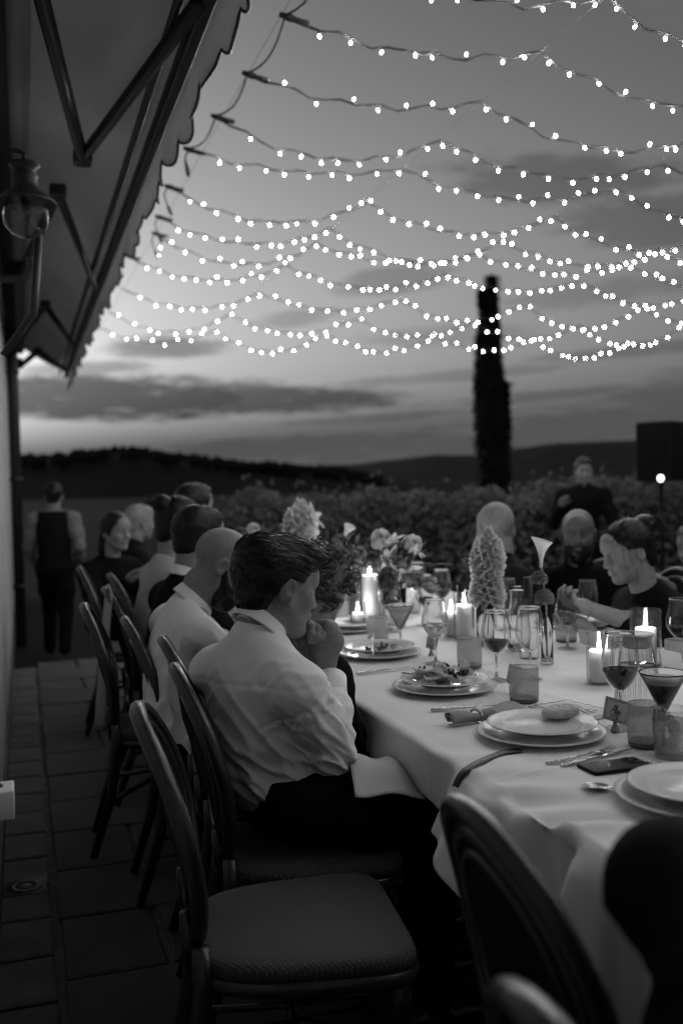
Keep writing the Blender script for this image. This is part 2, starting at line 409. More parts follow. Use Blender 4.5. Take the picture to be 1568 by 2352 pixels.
# ------------------------------------------------------------------ the setting
random.seed(5); RNG = np.random.RandomState(11)
def structure(name, me, m, loc=None): return tag(obj(name, me, m, None, loc), kind='structure')
GZ = -0.20                                   # lawn level below the terrace
b = MB()
def _gr(u, v):
    r = 0.3 + (u**3)*9000; a = 2*PI*v; return (r*math.cos(a)+2, r*math.sin(a)+4, GZ - 0.0)
b.grid(_gr, 40, 49); structure('ground', b.mesh('ground'), M_ground)
TE = 8.3                                     # far edge of the terrace
ter = MB().box((4.9, TE/2-1.5, -0.16), (10.2, TE+3, 0.29), 0.0); ter = structure('terrace', ter.mesh('terrace', False), M_mortar)
def slab(w, l, seed):
    r = random.Random(seed); bm = MB()
    ch = 0.008; n = 7
    def ring(off, z):
        pts = []
        for k in range(4):
            cx, cy = [(-1, -1), (1, -1), (1, 1), (-1, 1)][k]; nx_, ny_ = [(-1, -1), (1, -1), (1, 1), (-1, 1)][(k+1) % 4]
            for q in range(n):
                t = q/n; j = (r.random()-0.5)*0.008 if q else 0
                x = (cx+(nx_-cx)*t)*(w/2-off); y = (cy+(ny_-cy)*t)*(l/2-off); pts.append((x+j, y+j*0.7, z))
        return pts
    st = r.getstate(); A = ring(0, -0.012); r.setstate(st); B = ring(0, -0.004); r.setstate(st); Cc = ring(ch, 0.0)
    N = 4*n; V = A+B+Cc; Fc = []
    for i in range(N):
        j = (i+1) % N; Fc += [(i, j, N+j, N+i), (N+i, N+j, 2*N+j, 2*N+i)]
    Fc.append(tuple(2*N+i for i in range(N))); return bm.add(V, Fc).mesh('paving_stone', False)
sl_big = [slab(0.60, 0.41, i) for i in range(4)] + [slab(0.48, 0.41, 9+i) for i in range(2)]
sl_small = [slab(0.165, 0.27, 20+i) for i in range(4)]
zt = -0.003
y = -0.9; k = 0
while y < TE-0.2:                            # border course along the wall
    o = obj('border_stone', sl_small[k % 4], M_paving2, ter, (-0.03, y+0.14, zt+0.008+random.uniform(-0.002, 0.002)), (0, 0, random.choice((0, PI))+random.uniform(-.01, .01))); y += 0.285; k += 1
y = -0.9; row = 0
while y < TE-0.2:
    x = 0.075 - (0.3 if row % 2 else 0.0) + 0.30; k = row*3
    while x < 3.3:
        w = 0.60
        if x-0.3 < 0.06: o = obj('paving_stone', sl_big[0], M_paving, ter, (0.075+0.15, y+0.21, zt+0.007+random.uniform(-0.002, 0.002))); o.scale = (0.48, 1, 1)
        else: obj('paving_stone', sl_big[k % 4], M_paving, ter, (x, y+0.21, zt+0.007+random.uniform(-0.0025, 0.0025)), (random.uniform(-.004, .004), random.uniform(-.004, .004), random.choice((0, PI))))
        x += 0.615; k += 1
    y += 0.425; row += 1

# far hills and the wooded ridge
def ridge(pts, dist, depth, wig, fine, seed, n=240, base=-6):
    azs = np.linspace(-70, 110, n); az0, el0 = np.array([p[0] for p in pts]), np.array([p[1] for p in pts])
    el = np.interp(azs, az0, el0); V = []; Fc = []
    nz = fbm(np.stack([azs*0.8+seed, azs*0+seed, azs*0], -1), 4)-0.47
    nz2 = fbm(np.stack([azs*5+seed, azs*0+3+seed, azs*0], -1), 3)-0.44
    h = CAM_Z + dist*np.tan(np.radians(el)) + nz*wig + nz2*fine
    prof = [(-1.0, 0.0), (-0.75, 0.3), (-0.5, 0.6), (-0.25, 0.86), (0, 1.0), (0.5, 0.7), (1.2, 0.0)]
    for i, a in enumerate(np.radians(azs)):
        for j, (dd, hh) in enumerate(prof):
            r = dist+dd*depth; bmp = (vnoise(np.array([[azs[i]*0.9+j*5.1, j*2.3, seed]]))[0]-0.5)*wig*0.8*(1 if 0 < j < 6 else 0)*(hh < 0.99)
            V.append((r*math.sin(a), r*math.cos(a), base+(h[i]-base)*hh+bmp))
    m_ = len(prof)
    for i in range(n-1):
        for j in range(m_-1): Fc.append((i*m_+j, (i+1)*m_+j, (i+1)*m_+j+1, i*m_+j+1))
    return V, Fc, azs, h
V, Fc, _, _ = ridge([(-70, 2.0), (0, 1.2), (14, 1.0), (18.5, 1.15), (23, 1.55), (26, 1.45), (29, 1.95), (31.5, 2.05), (36, 2.1), (45, 2.4), (80, 1.8), (110, 1.5)], 2600, 900, 10, 3, 4.0, base=-20)
structure('far_hills', mkmesh('far_hills', V, Fc), M_hill)
V, Fc, azs, hh = ridge([(-70, 2.5), (-20, 2.1), (0, 1.75), (2, 1.85), (4, 2.15), (6, 2.2), (8, 1.85), (12, 1.3), (15, 1.05), (17.5, 0.8), (19.5, 0.35), (22, -0.2), (110, -1.0)], 260, 90, 0.5, 0.2, 8.0, base=-3)
structure('wooded_hill', mkmesh('wooded_hill', V, Fc), M_forest)
b = MB(); bm = bmesh.new(); bmesh.ops.create_icosphere(bm, subdivisions=1, radius=1.0); bm.verts.ensure_lookup_table()
icoV = np.array([v.co[:] for v in bm.verts]); icoF = [[v.index for v in f.verts] for f in bm.faces]; bm.free()
for i in range(900):
    a = RNG.uniform(-25, 20); h_ = np.interp(a, azs, hh); r = 260+RNG.uniform(-40, 14); fall = 1.0-abs(r-260)/90*0.5 if r < 260 else 1.0
    s_ = RNG.uniform(0.6, 1.5); hs = s_*RNG.uniform(0.6, 1.1)
    z = -3+(h_+3)*min(fall, 1.0)+hs*0.1
    Vx = icoV*np.array([s_*RNG.uniform(.7, 1.2), s_, hs])*(1+0.35*(vnoise(icoV*2.1+i)-0.5))[:, None]
    b.add(Vx+np.array([r*math.sin(rad(a)), r*math.cos(rad(a)), z]), icoF)
tag(obj('treetops', b.mesh('treetops', False), M_forest), 'dark wood covering the ridge of the hill', 'wood', kind='stuff')

# leaf masses
def leaves(pts, nrm, size, asp=0.5, jit=0.8):
    n = len(pts); d = nrm+RNG.normal(0, jit, (n, 3)); d /= np.linalg.norm(d, axis=1)[:, None]
    u = np.cross(d, RNG.normal(0, 1, (n, 3))); u /= np.linalg.norm(u, axis=1)[:, None]; w = np.cross(d, u)
    L = size*RNG.uniform(0.6, 1.4, n)[:, None]; Wd = L*asp
    V = np.stack([pts-u*L*0.5, pts+w*Wd*0.5-u*L*0.05, pts+u*L*0.5+d*L*0.08, pts-w*Wd*0.5-u*L*0.05], 1).reshape(-1, 3)
    return V, np.arange(4*n).reshape(-1, 4)
hp0, hp1 = PD(415, 1150, 12.0), PD(1900, 1150, 13.0)
hdir = (hp1-hp0); hL = np.linalg.norm(hdir[:2]); hdir = hdir/hL; hn = np.array([-hdir[1], hdir[0], 0.0]); hdir[2] = 0
hedge = thing('hedge', 'long leafy hedge running behind the tables', 'hedge', (hp0[0], hp0[1], GZ))
n = 30000; s_ = RNG.rand(n)*hL; top = 1.52+0.16*(fbm(np.stack([s_*1.3, s_*0, s_*0], -1), 3)-.45)*2+0.05*np.sin(s_*9)
top = np.where(s_ < 0.8, top*(0.45+0.55*np.sqrt(np.clip(s_, 0, 0.8)/0.8)), top)
hgt = RNG.rand(n)**0.75; dep = (RNG.rand(n)-0.5)*1.0; dep[RNG.rand(n) < 0.55] -= 0.25
clump = fbm(np.stack([s_*2.4, hgt*3.0, dep*2], -1), 2)
keep = clump > 0.27; s_, hgt, dep, top = s_[keep], hgt[keep], dep[keep], top[keep]
tuft = np.where(RNG.rand(len(s_)) < 0.06, RNG.rand(len(s_))*0.22, 0)
P_ = s_[:, None]*hdir+np.stack([hn[0]*dep, hn[1]*dep, hgt*top+tuft*(hgt > .8)], -1)
V, Fc = leaves(P_, np.tile(-hn+np.array([0, 0, .4]), (len(P_), 1)), 0.085, 0.5)
tag(obj('foliage', mkmesh('foliage', V, Fc, False), M_hedge, hedge), kind='stuff')
b = MB()
for i in range(int(hL/0.35)):
    q = hdir*(0.2+i*0.35+RNG.uniform(-.1, .1)); b.tube([q, q+np.array([RNG.uniform(-.1, .1), RNG.uniform(-.1, .1), 0.7]), q+np.array([RNG.uniform(-.2, .2), RNG.uniform(-.2, .2), 1.3])], [0.025, 0.018, 0.006], 5)
tag(b.build('stems', M_bark, hedge), kind='stuff')
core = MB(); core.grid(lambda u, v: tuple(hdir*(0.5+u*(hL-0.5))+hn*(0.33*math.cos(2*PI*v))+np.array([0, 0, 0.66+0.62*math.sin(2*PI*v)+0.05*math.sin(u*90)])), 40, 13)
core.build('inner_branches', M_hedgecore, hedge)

def cypress(loc, H, R_, n, spur):
    t = thing('cypress_tree', 'tall slim dark cypress rising behind the hedge', 'tree', loc)
    MB().tube([(0, 0, 0), (0.03, 0, H*0.3), (0, 0.02, H*0.8)], [0.16, 0.11, 0.03], 8).build('trunk', M_bark, t)
    u = RNG.rand(n)**0.9; prof = np.interp(u, [0, 0.06, 0.35, 0.62, 0.85, 0.95, 1.0], [0.75, 0.95, 1.0, 0.86, 0.60, 0.40, 0.10])
    a = RNG.rand(n)*2*PI; cl = fbm(np.stack([np.cos(a)*3, np.sin(a)*3, u*24], -1), 3)
    r = R_*prof*np.sqrt(RNG.uniform(0.25, 1, n))*(0.80+0.42*cl)*(1+.10*RNG.normal(0, 1, n))
    Pp = np.stack([r*np.cos(a)+0.06*np.sin(u*7), r*np.sin(a), u*H], -1)
    ns = n//9; q = RNG.rand(ns); sp = np.stack([R_*(0.92+0.12*RNG.normal(0, 1, ns)), RNG.normal(0, .15, ns)*R_, H*(0.36+0.25*q)], -1) if spur else np.zeros((0, 3))
    ns2 = n//16; tp = np.stack([RNG.normal(0.1, .09, ns2), RNG.normal(0, .08, ns2), H*(0.93+0.11*RNG.rand(ns2))], -1); tp2 = np.stack([RNG.normal(-0.22, .07, ns2), RNG.normal(0, .08, ns2), H*(0.9+0.085*RNG.rand(ns2))], -1)
    Pp = np.concatenate([Pp, sp, tp, tp2]); nn = np.stack([np.cos(a), np.sin(a), 0*a+.8], -1); nn = np.concatenate([nn, np.tile([0.3, -.5, 1], (len(Pp)-n, 1))])
    V, Fc = leaves(Pp, nn, 0.20, 0.3, 0.5)
    tag(obj('crown', mkmesh('crown', V, Fc, False), M_cyp, t), kind='stuff'); return t
cp = PD(1130, 1100, 32); cypress((cp[0], cp[1], GZ), 7.8, 0.55, 22000, True)

# house wall beside the terrace
wall = thing('house_wall', 'pale plastered house wall running beside the terrace', 'wall', (0, 0, 0))
def _wl(u, v):
    yv = -3+u*19.0; zv = -0.25+v*12.0; return (-0.12+0.006*(float(vnoise(np.array([[yv*1.3, zv*1.3, 0.5]]))[0])-0.5), yv, zv)
MB().grid(_wl, 90, 34).build('plaster_face', M_plaster, wall)
MB().box((-0.295, 6.5, 5.75), (0.34, 18.99, 11.98)).build('wall_body', M_plaster, wall, smooth=False)
MB().box((-0.114, 6.5, 0.06), (0.02, 18.9, 0.12), 0.006).build('skirting', M_paving2, wall, smooth=False)

# white socket box low on the wall
p = PD(18, 1838, 2.25)
sb = thing('socket_box', 'small white outdoor socket box fixed low on the wall', 'socket', (-0.12, p[1], p[2]))
MB().box((0.042, 0, 0), (0.084, 0.09, 0.066), 0.005).build('housing', M_white, sb)
MB().lathe([(0, 0.0345), (0.012, 0.0345), (0.014, 0.037), (0.016, 0.0345), (0.016, 0.031)], 16, (0.045, 0, 0)).build('screw_cap', M_iron, sb)
p = PZ(50, 2042, 0)
dr = thing('floor_drain', 'round metal drain cover set in the border stones', 'drain', (max(p[0], -0.03), p[1], 0.006))
MB().lathe([(0, .004), (0.025, .004), (0.028, .001), (0.034, .001), (0.037, .005), (0.05, .005), (0.053, .002), (0.06, .004), (0.063, -.004)], 28).build('cover', mat('drain_metal', 0.05, 0.45, 0.5, 0.6, var=.3), dr)
MB().box((0, 0, -0.003), (0.15, 0.15, 0.008), 0.002).build('surround', M_iron, dr)

# downpipe at the house corner
dp = thing('drainpipe', 'dark drainpipe standing at the far house corner', 'pipe', (-0.05, 10.75, GZ))
MB().tube([(0, 0, 0), (0, 0, 3.0), (-0.01, 0, 3.2), (-0.12, -0.05, 3.35)], 0.055, 12).build('pipe', M_iron, dp)
for z in (0.6, 1.7, 2.8): MB().tube([(0, 0, z), (0, 0, z+0.04)], 0.064, 12).build('clamp', M_iron, dp)

# awning
M_fab = leafmat('awning_canvas', 0.45, 0.10, 0.8, 0.45); M_val = leafmat('valance_canvas', 0.5, 0.10, 0.8, 0.5)
aw = thing('awning', 'retractable canvas awning with scalloped valance fixed to the house wall', 'awning', (0, 0, 0))
BX, BZ = 0.665, 3.10; TX, TZ = 0.04, 3.46; AY0, AY1 = -1.2, 15.3
def _aw(u, v):
    yv = AY0+u*(AY1-AY0); x = TX+(BX-TX)*v; z = TZ+(BZ-TZ)*v
    return (x, yv, z+0.05-0.035*math.sin(PI*v)*(0.7+0.3*math.sin(yv*1.9))+0.008*math.sin(yv*5.1+v*3))
solidify(MB().grid(_aw, 160, 14).build('canvas', M_fab, aw), 0.002)
def _tube(yv): return 1.0
MB().tube([(TX, AY0, TZ), (TX, AY1, TZ)], 0.062, 18).build('roller_tube', M_fab, aw)
MB().box((-0.062, (AY0+AY1)/2, TZ+0.02), (0.112, AY1-AY0, 0.16), 0.012).build('wall_mount', M_alu, aw)
MB().box(((BX+0.0), (AY0+AY1)/2, BZ), (0.05, AY1-AY0, 0.085), 0.01).build('front_bar', M_alu, aw)
MB().box((BX-0.085, (AY0+AY1)/2, BZ+0.02), (0.03, AY1-AY0, 0.04), 0.008).build('rear_rail', M_alu, aw)
PER = 0.31; N = int((AY1-AY0)/PER)
va = MB(); pip = []; 
for i in range(N):
    for k in range(12):
        t = k/12; yv = AY0+(i+t)*PER
        # each scallop: ogee dip between two shallow shoulders
        dip = 0.155+0.055*(math.sin(PI*t)**0.8)-0.012*math.exp(-((t-0.06)/0.05)**2)
        out = 0.012*math.sin(yv*6.3)+0.006*math.sin(yv*17)
        pip.append((BX+0.03+out*1.6, yv, BZ-0.03-dip))
        for q in range(4): va.v.append((BX+0.028+out*q/3*1.6, yv, BZ-0.03-dip*q/3))
M_ = len(pip)
for i in range(M_-1):
    for q in range(3): va.f.append((i*4+q, (i+1)*4+q, (i+1)*4+q+1, i*4+q+1))
solidify(va.build('valance', M_val, aw), 0.002, 0)
MB().tube(pip, 0.0065, 5).build('valance_piping', M_alu, aw)
def arm(sh, el, hd, w=0.045):
    a = MB(); a.tube([sh, el], 0.03, 8, flat=1.3).tube([el, hd], 0.026, 8, flat=1.3)
    o = a.build('folding_arm', M_alu, aw)
    d = np.array(el); MB().box(d, (0.09, 0.11, 0.07), 0.015).build('elbow_joint', M_alu, o)
    MB().box(np.array(sh)+np.array([-.05, 0, 0.02]), (0.13, 0.12, 0.14), 0.02).build('shoulder_bracket', M_alu, o)
za = 3.05
for s0, e0, h0 in [((85, 0), (190, 362), (470, 5)), ((5, 625), (133, 440), (238, 662)), ((15, 775), (104, 700), (192, 796)), ((22, 838), (88, 806), (160, 850))]:
    S, E_, Hh = PZ(*s0, 3.10), PZ(*e0, za), PZ(*h0, za+0.02)
    S[0] = 0.05; Hh[0] = BX-0.03
    if s0[1] == 0: S[1] -= 0.5; 
    arm(S, E_, Hh)

# wall lantern
lp = PD(60, 492, 3.75)
la = thing('wall_lantern', 'old iron wall lantern with clear glass globe under the awning', 'lantern', lp)
M_globe = glass('lantern_globe', 0.78, 0.25, 1.6, 0.03)
MB().lathe([(0.03, .084), (0.058, .066), (0.079, .032), (0.085, -.005), (0.079, -.042), (0.055, -.072), (0.022, -.088), (0, -.09)], 28).build('globe', M_globe, la)
MB().lathe([(0.0, .20), (0.02, .20), (0.055, .19), (0.058, .18), (0.04, .168), (0.042, .15), (0.05, .14), (0.045, .13), (0.048, .10), (0.06, .085), (0.072, .078), (0.10, .056), (0.113, .042), (0.111, .039), (0.075, .066), (0.04, .08)], 28).build('cap', M_iron, la)
MB().tube([(0, 0, .2), (0, 0, .225), (-0.02, 0, 0.235), (-0.12, 0, .235), (-0.15, 0, .22), (-0.16, 0, .17), (-0.16, 0, -0.08)], 0.009, 8).build('bracket', M_iron, la)
MB().lathe([(0.012, .06), (0.016, .03), (0.02, 0), (0.014, -.025), (0, -.03)], 12).build('bulb', glass('clear_bulb', 0.8, 0.4), la)
MB().tube([(-0.1, 0.25, -.5), (0.02, 0.25, -.33), (0.05, 0.2, 0.0)], 0.016, 8).build('wall_hook', M_iron, la)
hk = thing('iron_hook', 'curved iron hook on the wall below the lantern', 'hook', PD(30, 632, 4.6))
MB().tube(catmull([(-0.12, 0, 0.0), (-0.03, 0, -0.02), (0.05, 0, -0.01), (0.085, 0, 0.04), (0.075, 0, 0.09)], 5), 0.018, 8).build('hook_bar', M_iron, hk)

# string lights ---------------------------------------------------------
M_led = emitter('led_glow', 740.0); M_led2 = emitter('led_dim', 40.0)
def bulb_mesh(nm, lm, r=0.0052):
    b = MB().lathe([(0.003, 0.0), (0.0036, -0.008), (0.0036, -0.018), (0, -0.018)], 6); n1 = len(b.f)
    b.lathe([(0.004, -0.0181), (r, -0.021), (r, -0.029), (r*0.55, -0.033), (0, -0.034)], 8)
    me = b.mesh(nm); me.materials.append(M_cable); me.materials.append(lm)
    for i, p_ in enumerate(me.polygons): p_.material_index = 0 if i < n1 else 1
    return me
bl_on, bl_dim = bulb_mesh('bulb', M_led), bulb_mesh('bulb', M_led2); bl_big = bulb_mesh('bulb', emitter('led_soft_glow', 400.0), 0.0074)
ZS = 3.6
# where each string leaves the eave wire, height and slack of its first spans
ST = [(1.27, 3.98, .10), (1.25, 4.59, .085), (1.22, 5.28, .09), (1.17, 5.93, .20), (1.10, 6.54, .07), (1.09, 7.38, .21), (1.13, 8.22, .18), (1.17, 8.76, .20), (1.03, 9.67, .20),
      (1.09, 11.14, .22), (1.06, 12.58, .24), (1.05, 13.9, .2)]
for k_ in range(5): ST.append((1.27, 3.32-.66*k_, .12))  # unseen strings added overhead, out of view, to light table and shirts
words = ['fairy-light string crossing highest, nearest the house lantern', 'fairy-light string with the topmost plug on the feeder cable', 'fairy-light string with the second plug on the feeder cable', 'fairy-light string with the third plug on the feeder cable',
         'fairy-light string at the loose end of the feeder cable', 'fairy-light string with short plug dangling just past the feeder cable', 'fairy-light string hooked twin with its neighbour, slack end hanging', 'fairy-light string whose tail hangs down with three bulbs', 'fairy-light string crossing in front of the cypress top']
def visible(p, mg=260):
    q = np.array(p)-np.array([0, 0, CAM_Z]); d = q@_fw
    if d < 0.3: return False
    x = 784+F35*(q@_R)/d; y_ = 1176-F35*(q@_U)/d; return -mg < x < 1568+mg and -mg < y_ < 2352+mg
nb = 0
for i, (xa, ya, sg) in enumerate(ST):
    far = 8 < i < 12; over = i >= 12
    lb = 'added unseen fairy-light string overhead above the '+['curly-haired diner', 'diner with clasped hands', 'empty pulled-out chair', 'empty chair beside the black ribbon', 'guest in the black jacket'][i-12] if over else words[i] if not far else ['third fairy-light string from the hedge, low over the far tables', 'second fairy-light string from the hedge, low over the far tables', 'last fairy-light string before the hedge, low over the far tables'][i-9]
    st = thing('string_light', lb, 'string lights', (xa, ya, ZS), 0, 'fairy-light strings over the tables' if not over else 'added overhead fairy-light strings out of view')
    xs = [0.0, 2.62-xa+0.03*math.sin(i*3), 4.32-xa+0.05*math.sin(i*5), 6.0-xa, 7.7-xa, 9.4-xa]
    pts = []
    for q in range(len(xs)-1):
        n_ = 16; s_ = sg*random.uniform(0.85, 1.15) if q == 0 else random.uniform(.13, .24)*(1.2 if far else 1)
        for k in range(n_):
            t = k/n_; pts.append(np.array([xs[q]+(xs[q+1]-xs[q])*t, 0.02*math.sin(k*1.3+i)+(0.22 if not far else 0.1)*(xs[q]+(xs[q+1]-xs[q])*t)/1.5*0.6*0.3, -s_*4*t*(1-t)+(0.012*math.sin(k*2.1+q*7+i))]))
    pts.append(np.array([xs[-1], 0, 0]))
    vis = [visible(p+np.array([xa, ya, ZS]), 500) for p in pts]
    last = 47 if over else max([k for k, v in enumerate(vis) if v] or [3]); pts = pts[:last+2]
    c = MB().tube(pts, 0.0042, 5)
    # second strand wound loosely round the first
    tw = [p+np.array([0, 0.006*math.cos(k*1.7), 0.006*math.sin(k*1.7)+0.004*math.sin(k*.9)]) for k, p in enumerate(pts)]
    c.tube(tw, 0.0028, 4); c.build('cable', M_cable, st)
    if 0 < i < 9: MB().tube([(-0.03, 0, 0.012), (0.02, 0, 0.002), (0.05, 0, -.006), (0.055, 0, -0.008), (0.11, 0, -.016), (0.115, 0, -.018)], [0.012, 0.02, 0.013, 0.016, 0.014, 0.005], 8).build('plug', M_cable, st)
    if i in (5, 6, 7): MB().tube(catmull([(0, 0, 0), (-0.03, 0, -.05), (-0.01, 0, -.13), (0.02, 0, -.2)], 4), [0.005]*9+[0.012]*3+[0.012], 6).build('loose_end', M_cable, st)
    L = np.concatenate([[0], np.cumsum([np.linalg.norm(b_-a_) for a_, b_ in zip(pts[:-1], pts[1:])])]); s_ = 0.16+random.random()*.08
    while s_ < L[-1]-0.02:
        p = np.array([np.interp(s_, L, [q[a_] for q in pts]) for a_ in range(3)])
        if over or visible(p+np.array([xa, ya, ZS])):
            up = random.random() < 0.2; rx = random.uniform(-.5, .5)+(PI if up else 0); ry = random.uniform(-.6, .6)
            o = obj('bulb', bl_dim if random.random() < 0.13 else bl_big if 5 <= i < 12 else bl_on, None, st, p, (rx, ry, random.random()*6)); nb += 1
        s_ += (random.uniform(0.10, 0.21) if i < 5 else random.uniform(0.09, 0.175)) if not (far or over) else random.uniform(0.12, 0.22)
    if i == 7:
        for z_, x_ in ((-.09, .05), (-.16, .03)): obj('bulb', bl_on, None, st, (x_, 0, z_), (0, 0.3, 0))
# feeder cable and the wires that carry the strings
fc = thing('feeder_cable', 'black feeder cable linking the string plugs above the valance', 'cable', (1.26, 4.3, ZS))
fp = []
for i in range(0, 4):
    a_ = np.array([ST[i][0], ST[i][1], ZS+0.012]); c_ = np.array([ST[i+1][0], ST[i+1][1], ZS+0.012])
    for k in range(8): t = k/8; fp.append(a_+(c_-a_)*t+np.array([0.02*math.sin(PI*t), 0, -0.05*math.sin(PI*t)]))
e_ = np.array([ST[4][0], ST[4][1], ZS]); fp += [e_, e_+np.array([-.02, 0, -.06]), e_+np.array([-.005, 0, -.13]), e_+np.array([0.0, 0, -.17])]
MB().tube([p-np.array([1.26, 4.3, ZS]) for p in fp], [0.006]*(len(fp)-2)+[0.016, 0.012], 6).build('cable_run', M_cable, fc)
for j, (xw, nm) in enumerate(((1.17, 'thin steel wire carrying the string plugs beside the awning'), (2.62, 'thin steel wire carrying the first peaks of the light strings'), (4.32, 'thin steel wire carrying the second peaks of the light strings'))):
    w_ = MB().tube([(xw+(0.08 if j == 0 else 0), 3.2, ZS+0.014), (xw, 9, ZS+.005), (xw-0.1, 16, ZS+0.01)], 0.0016, 4)
    tag(w_.build('support_wire', M_wire), nm, 'wire')
print('bulbs', nb)

# loudspeaker on its stand behind the tables
sp = PD(1517, 1105, 9.6)
ls = thing('loudspeaker', 'black loudspeaker raised on a stand behind the guests', 'loudspeaker', (sp[0], sp[1], sp[2]), rad(-150)); gz = sp[2]
M_spk = mat('speaker_black', 0.008, 0.8, 0.1); M_grille = mat('speaker_grille', 0.006, 0.85, 0.08, bump=0.6, bscale=300)
MB().box((0, 0, 0.285), (0.33, 0.36, 0.57), 0.025).build('cabinet', M_spk, ls)
MB().box((0.166, 0, 0.30), (0.012, 0.31, 0.5), 0.004).build('grille', M_grille, ls)
MB().tube([(0, -.182, .36), (0, -.20, .33), (0, -.20, .24), (0, -.182, .21)], 0.012, 8).build('handle', M_spk, ls)
ss = thing('speaker_stand', 'thin black tripod stand carrying the loudspeaker', 'stand', (sp[0], sp[1], GZ))
hz = gz-GZ
MB().tube([(0, 0, 0.12), (0, 0, hz-.003)], 0.019, 10).build('pole', M_spk, ss)
MB().tube([(0, 0, 0.62), (0, 0, 0.72)], 0.03, 10).build('collar', M_spk, ss)
for k in range(3):
    a_ = k*2.094+0.4; MB().tube([(0.02*math.cos(a_), 0.02*math.sin(a_), 0.68), (0.55*math.cos(a_), 0.55*math.sin(a_), 0.012)], 0.012, 6).build('leg', M_spk, ss)
li = PD(1516, 1098, 9.3)
ld = thing('clip_light', 'small lit lamp clipped below the loudspeaker', 'lamp', li)
MB().lathe([(0, .03), (0.022, .02), (0.028, 0), (0.02, -.028), (0, -.034)], 12).build('lit_lens', emitter('clip_lamp_glow', 4.0), ld)
MB().tube([(0.0, 0.0, -.02), (0.02, .1, -.03), (0.0, .28, -.06)], 0.008, 6).build('clip_arm', M_spk, ld)
# ------------------------------------------------------------------ the long table
TZT = 0.76
TX0, TX1, TY0, TY1 = 0.93, 2.36, 0.15, 7.0
M_cloth = mat('white_linen', 0.72, 0.8, 0.2, var=0.04, vscale=3, bump=0.12, bscale=9, sheen=0.1)
M_china = mat('white_china', 0.70, 0.12, 0.5, var=0.03, vscale=10)
M_steel = mat('polished_steel', 0.55, 0.16, 0.5, 1.0, var=0.1, vscale=30)
M_gold = mat('worn_metal', 0.30, 0.3, 0.5, 1.0, var=0.3, vscale=30)
M_glass = glass('clear_glass', 0.98, 0.72, 1.2); M_glass2 = glass('thick_glass', 0.96, 0.55, 1.5)
M_rg = refractive('blown_glass', .98, 1.47, .03); M_liq = refractive('clear_wine', .93, 1.34, .02); M_rimglint = milky('rim_glint', 0.8, 0.35, 0.05, 0.3); M_red = mat('red_wine', 0.004, 0.25, 0.08); M_whitewine = glass('white_wine', 0.86, 0.6, 1.6)
M_wax = mat('candle_wax', 0.80, 0.45, 0.3, sss=0.9, sssr=0.035)
M_flame = emitter('candle_flame', 270.0); M_wick = mat('wick', 0.02, 0.9, 0.1)
M_smoke = milky('smoked_glass', 0.46, 0.58, 0.10, 0.5)
M_card = mat('card_paper', 0.55, 0.85, 0.2); M_ink = mat('dark_ink', 0.03, 0.8, 0.1)
M_napkin = mat('grey_linen', 0.30, 0.85, 0.15, var=0.08, vscale=20, bump=0.15, bscale=60); M_dark = mat('black_satin', 0.012, 0.5, 0.35)
M_petal = leafmat('white_petal', 0.82, 0.10, 12.0, 0.35); M_petal2 = leafmat('grey_petal', 0.30, 0.2, 12.0, 0.3); M_leaf = leafmat('flower_leaf', 0.10, 0.3, 8.0, 0.3)
M_food = leafmat('salad_leaf', 0.62, 0.25, 25.0, 0.3); M_foodd = mat('dark_food', 0.04, 0.5, 0.4, var=0.5, vscale=60)
tb = thing('dining_table', 'long dining table carried on plain legs under the cloth', 'table', (0, 0, 0))
MB().box(((TX0+TX1)/2, (TY0+TY1)/2, TZT-0.045), (TX1-TX0-0.02, TY1-TY0-0.02, 0.03), 0.006).build('table_top', M_wood, tb)
for yy in (0.45, 2.9, 5.0, 6.7):
    for xx in (TX0+0.22, TX1-0.22): MB().box((xx, yy, 0.35), (0.06, 0.06, 0.70), 0.006).build('leg', M_wood, tb)
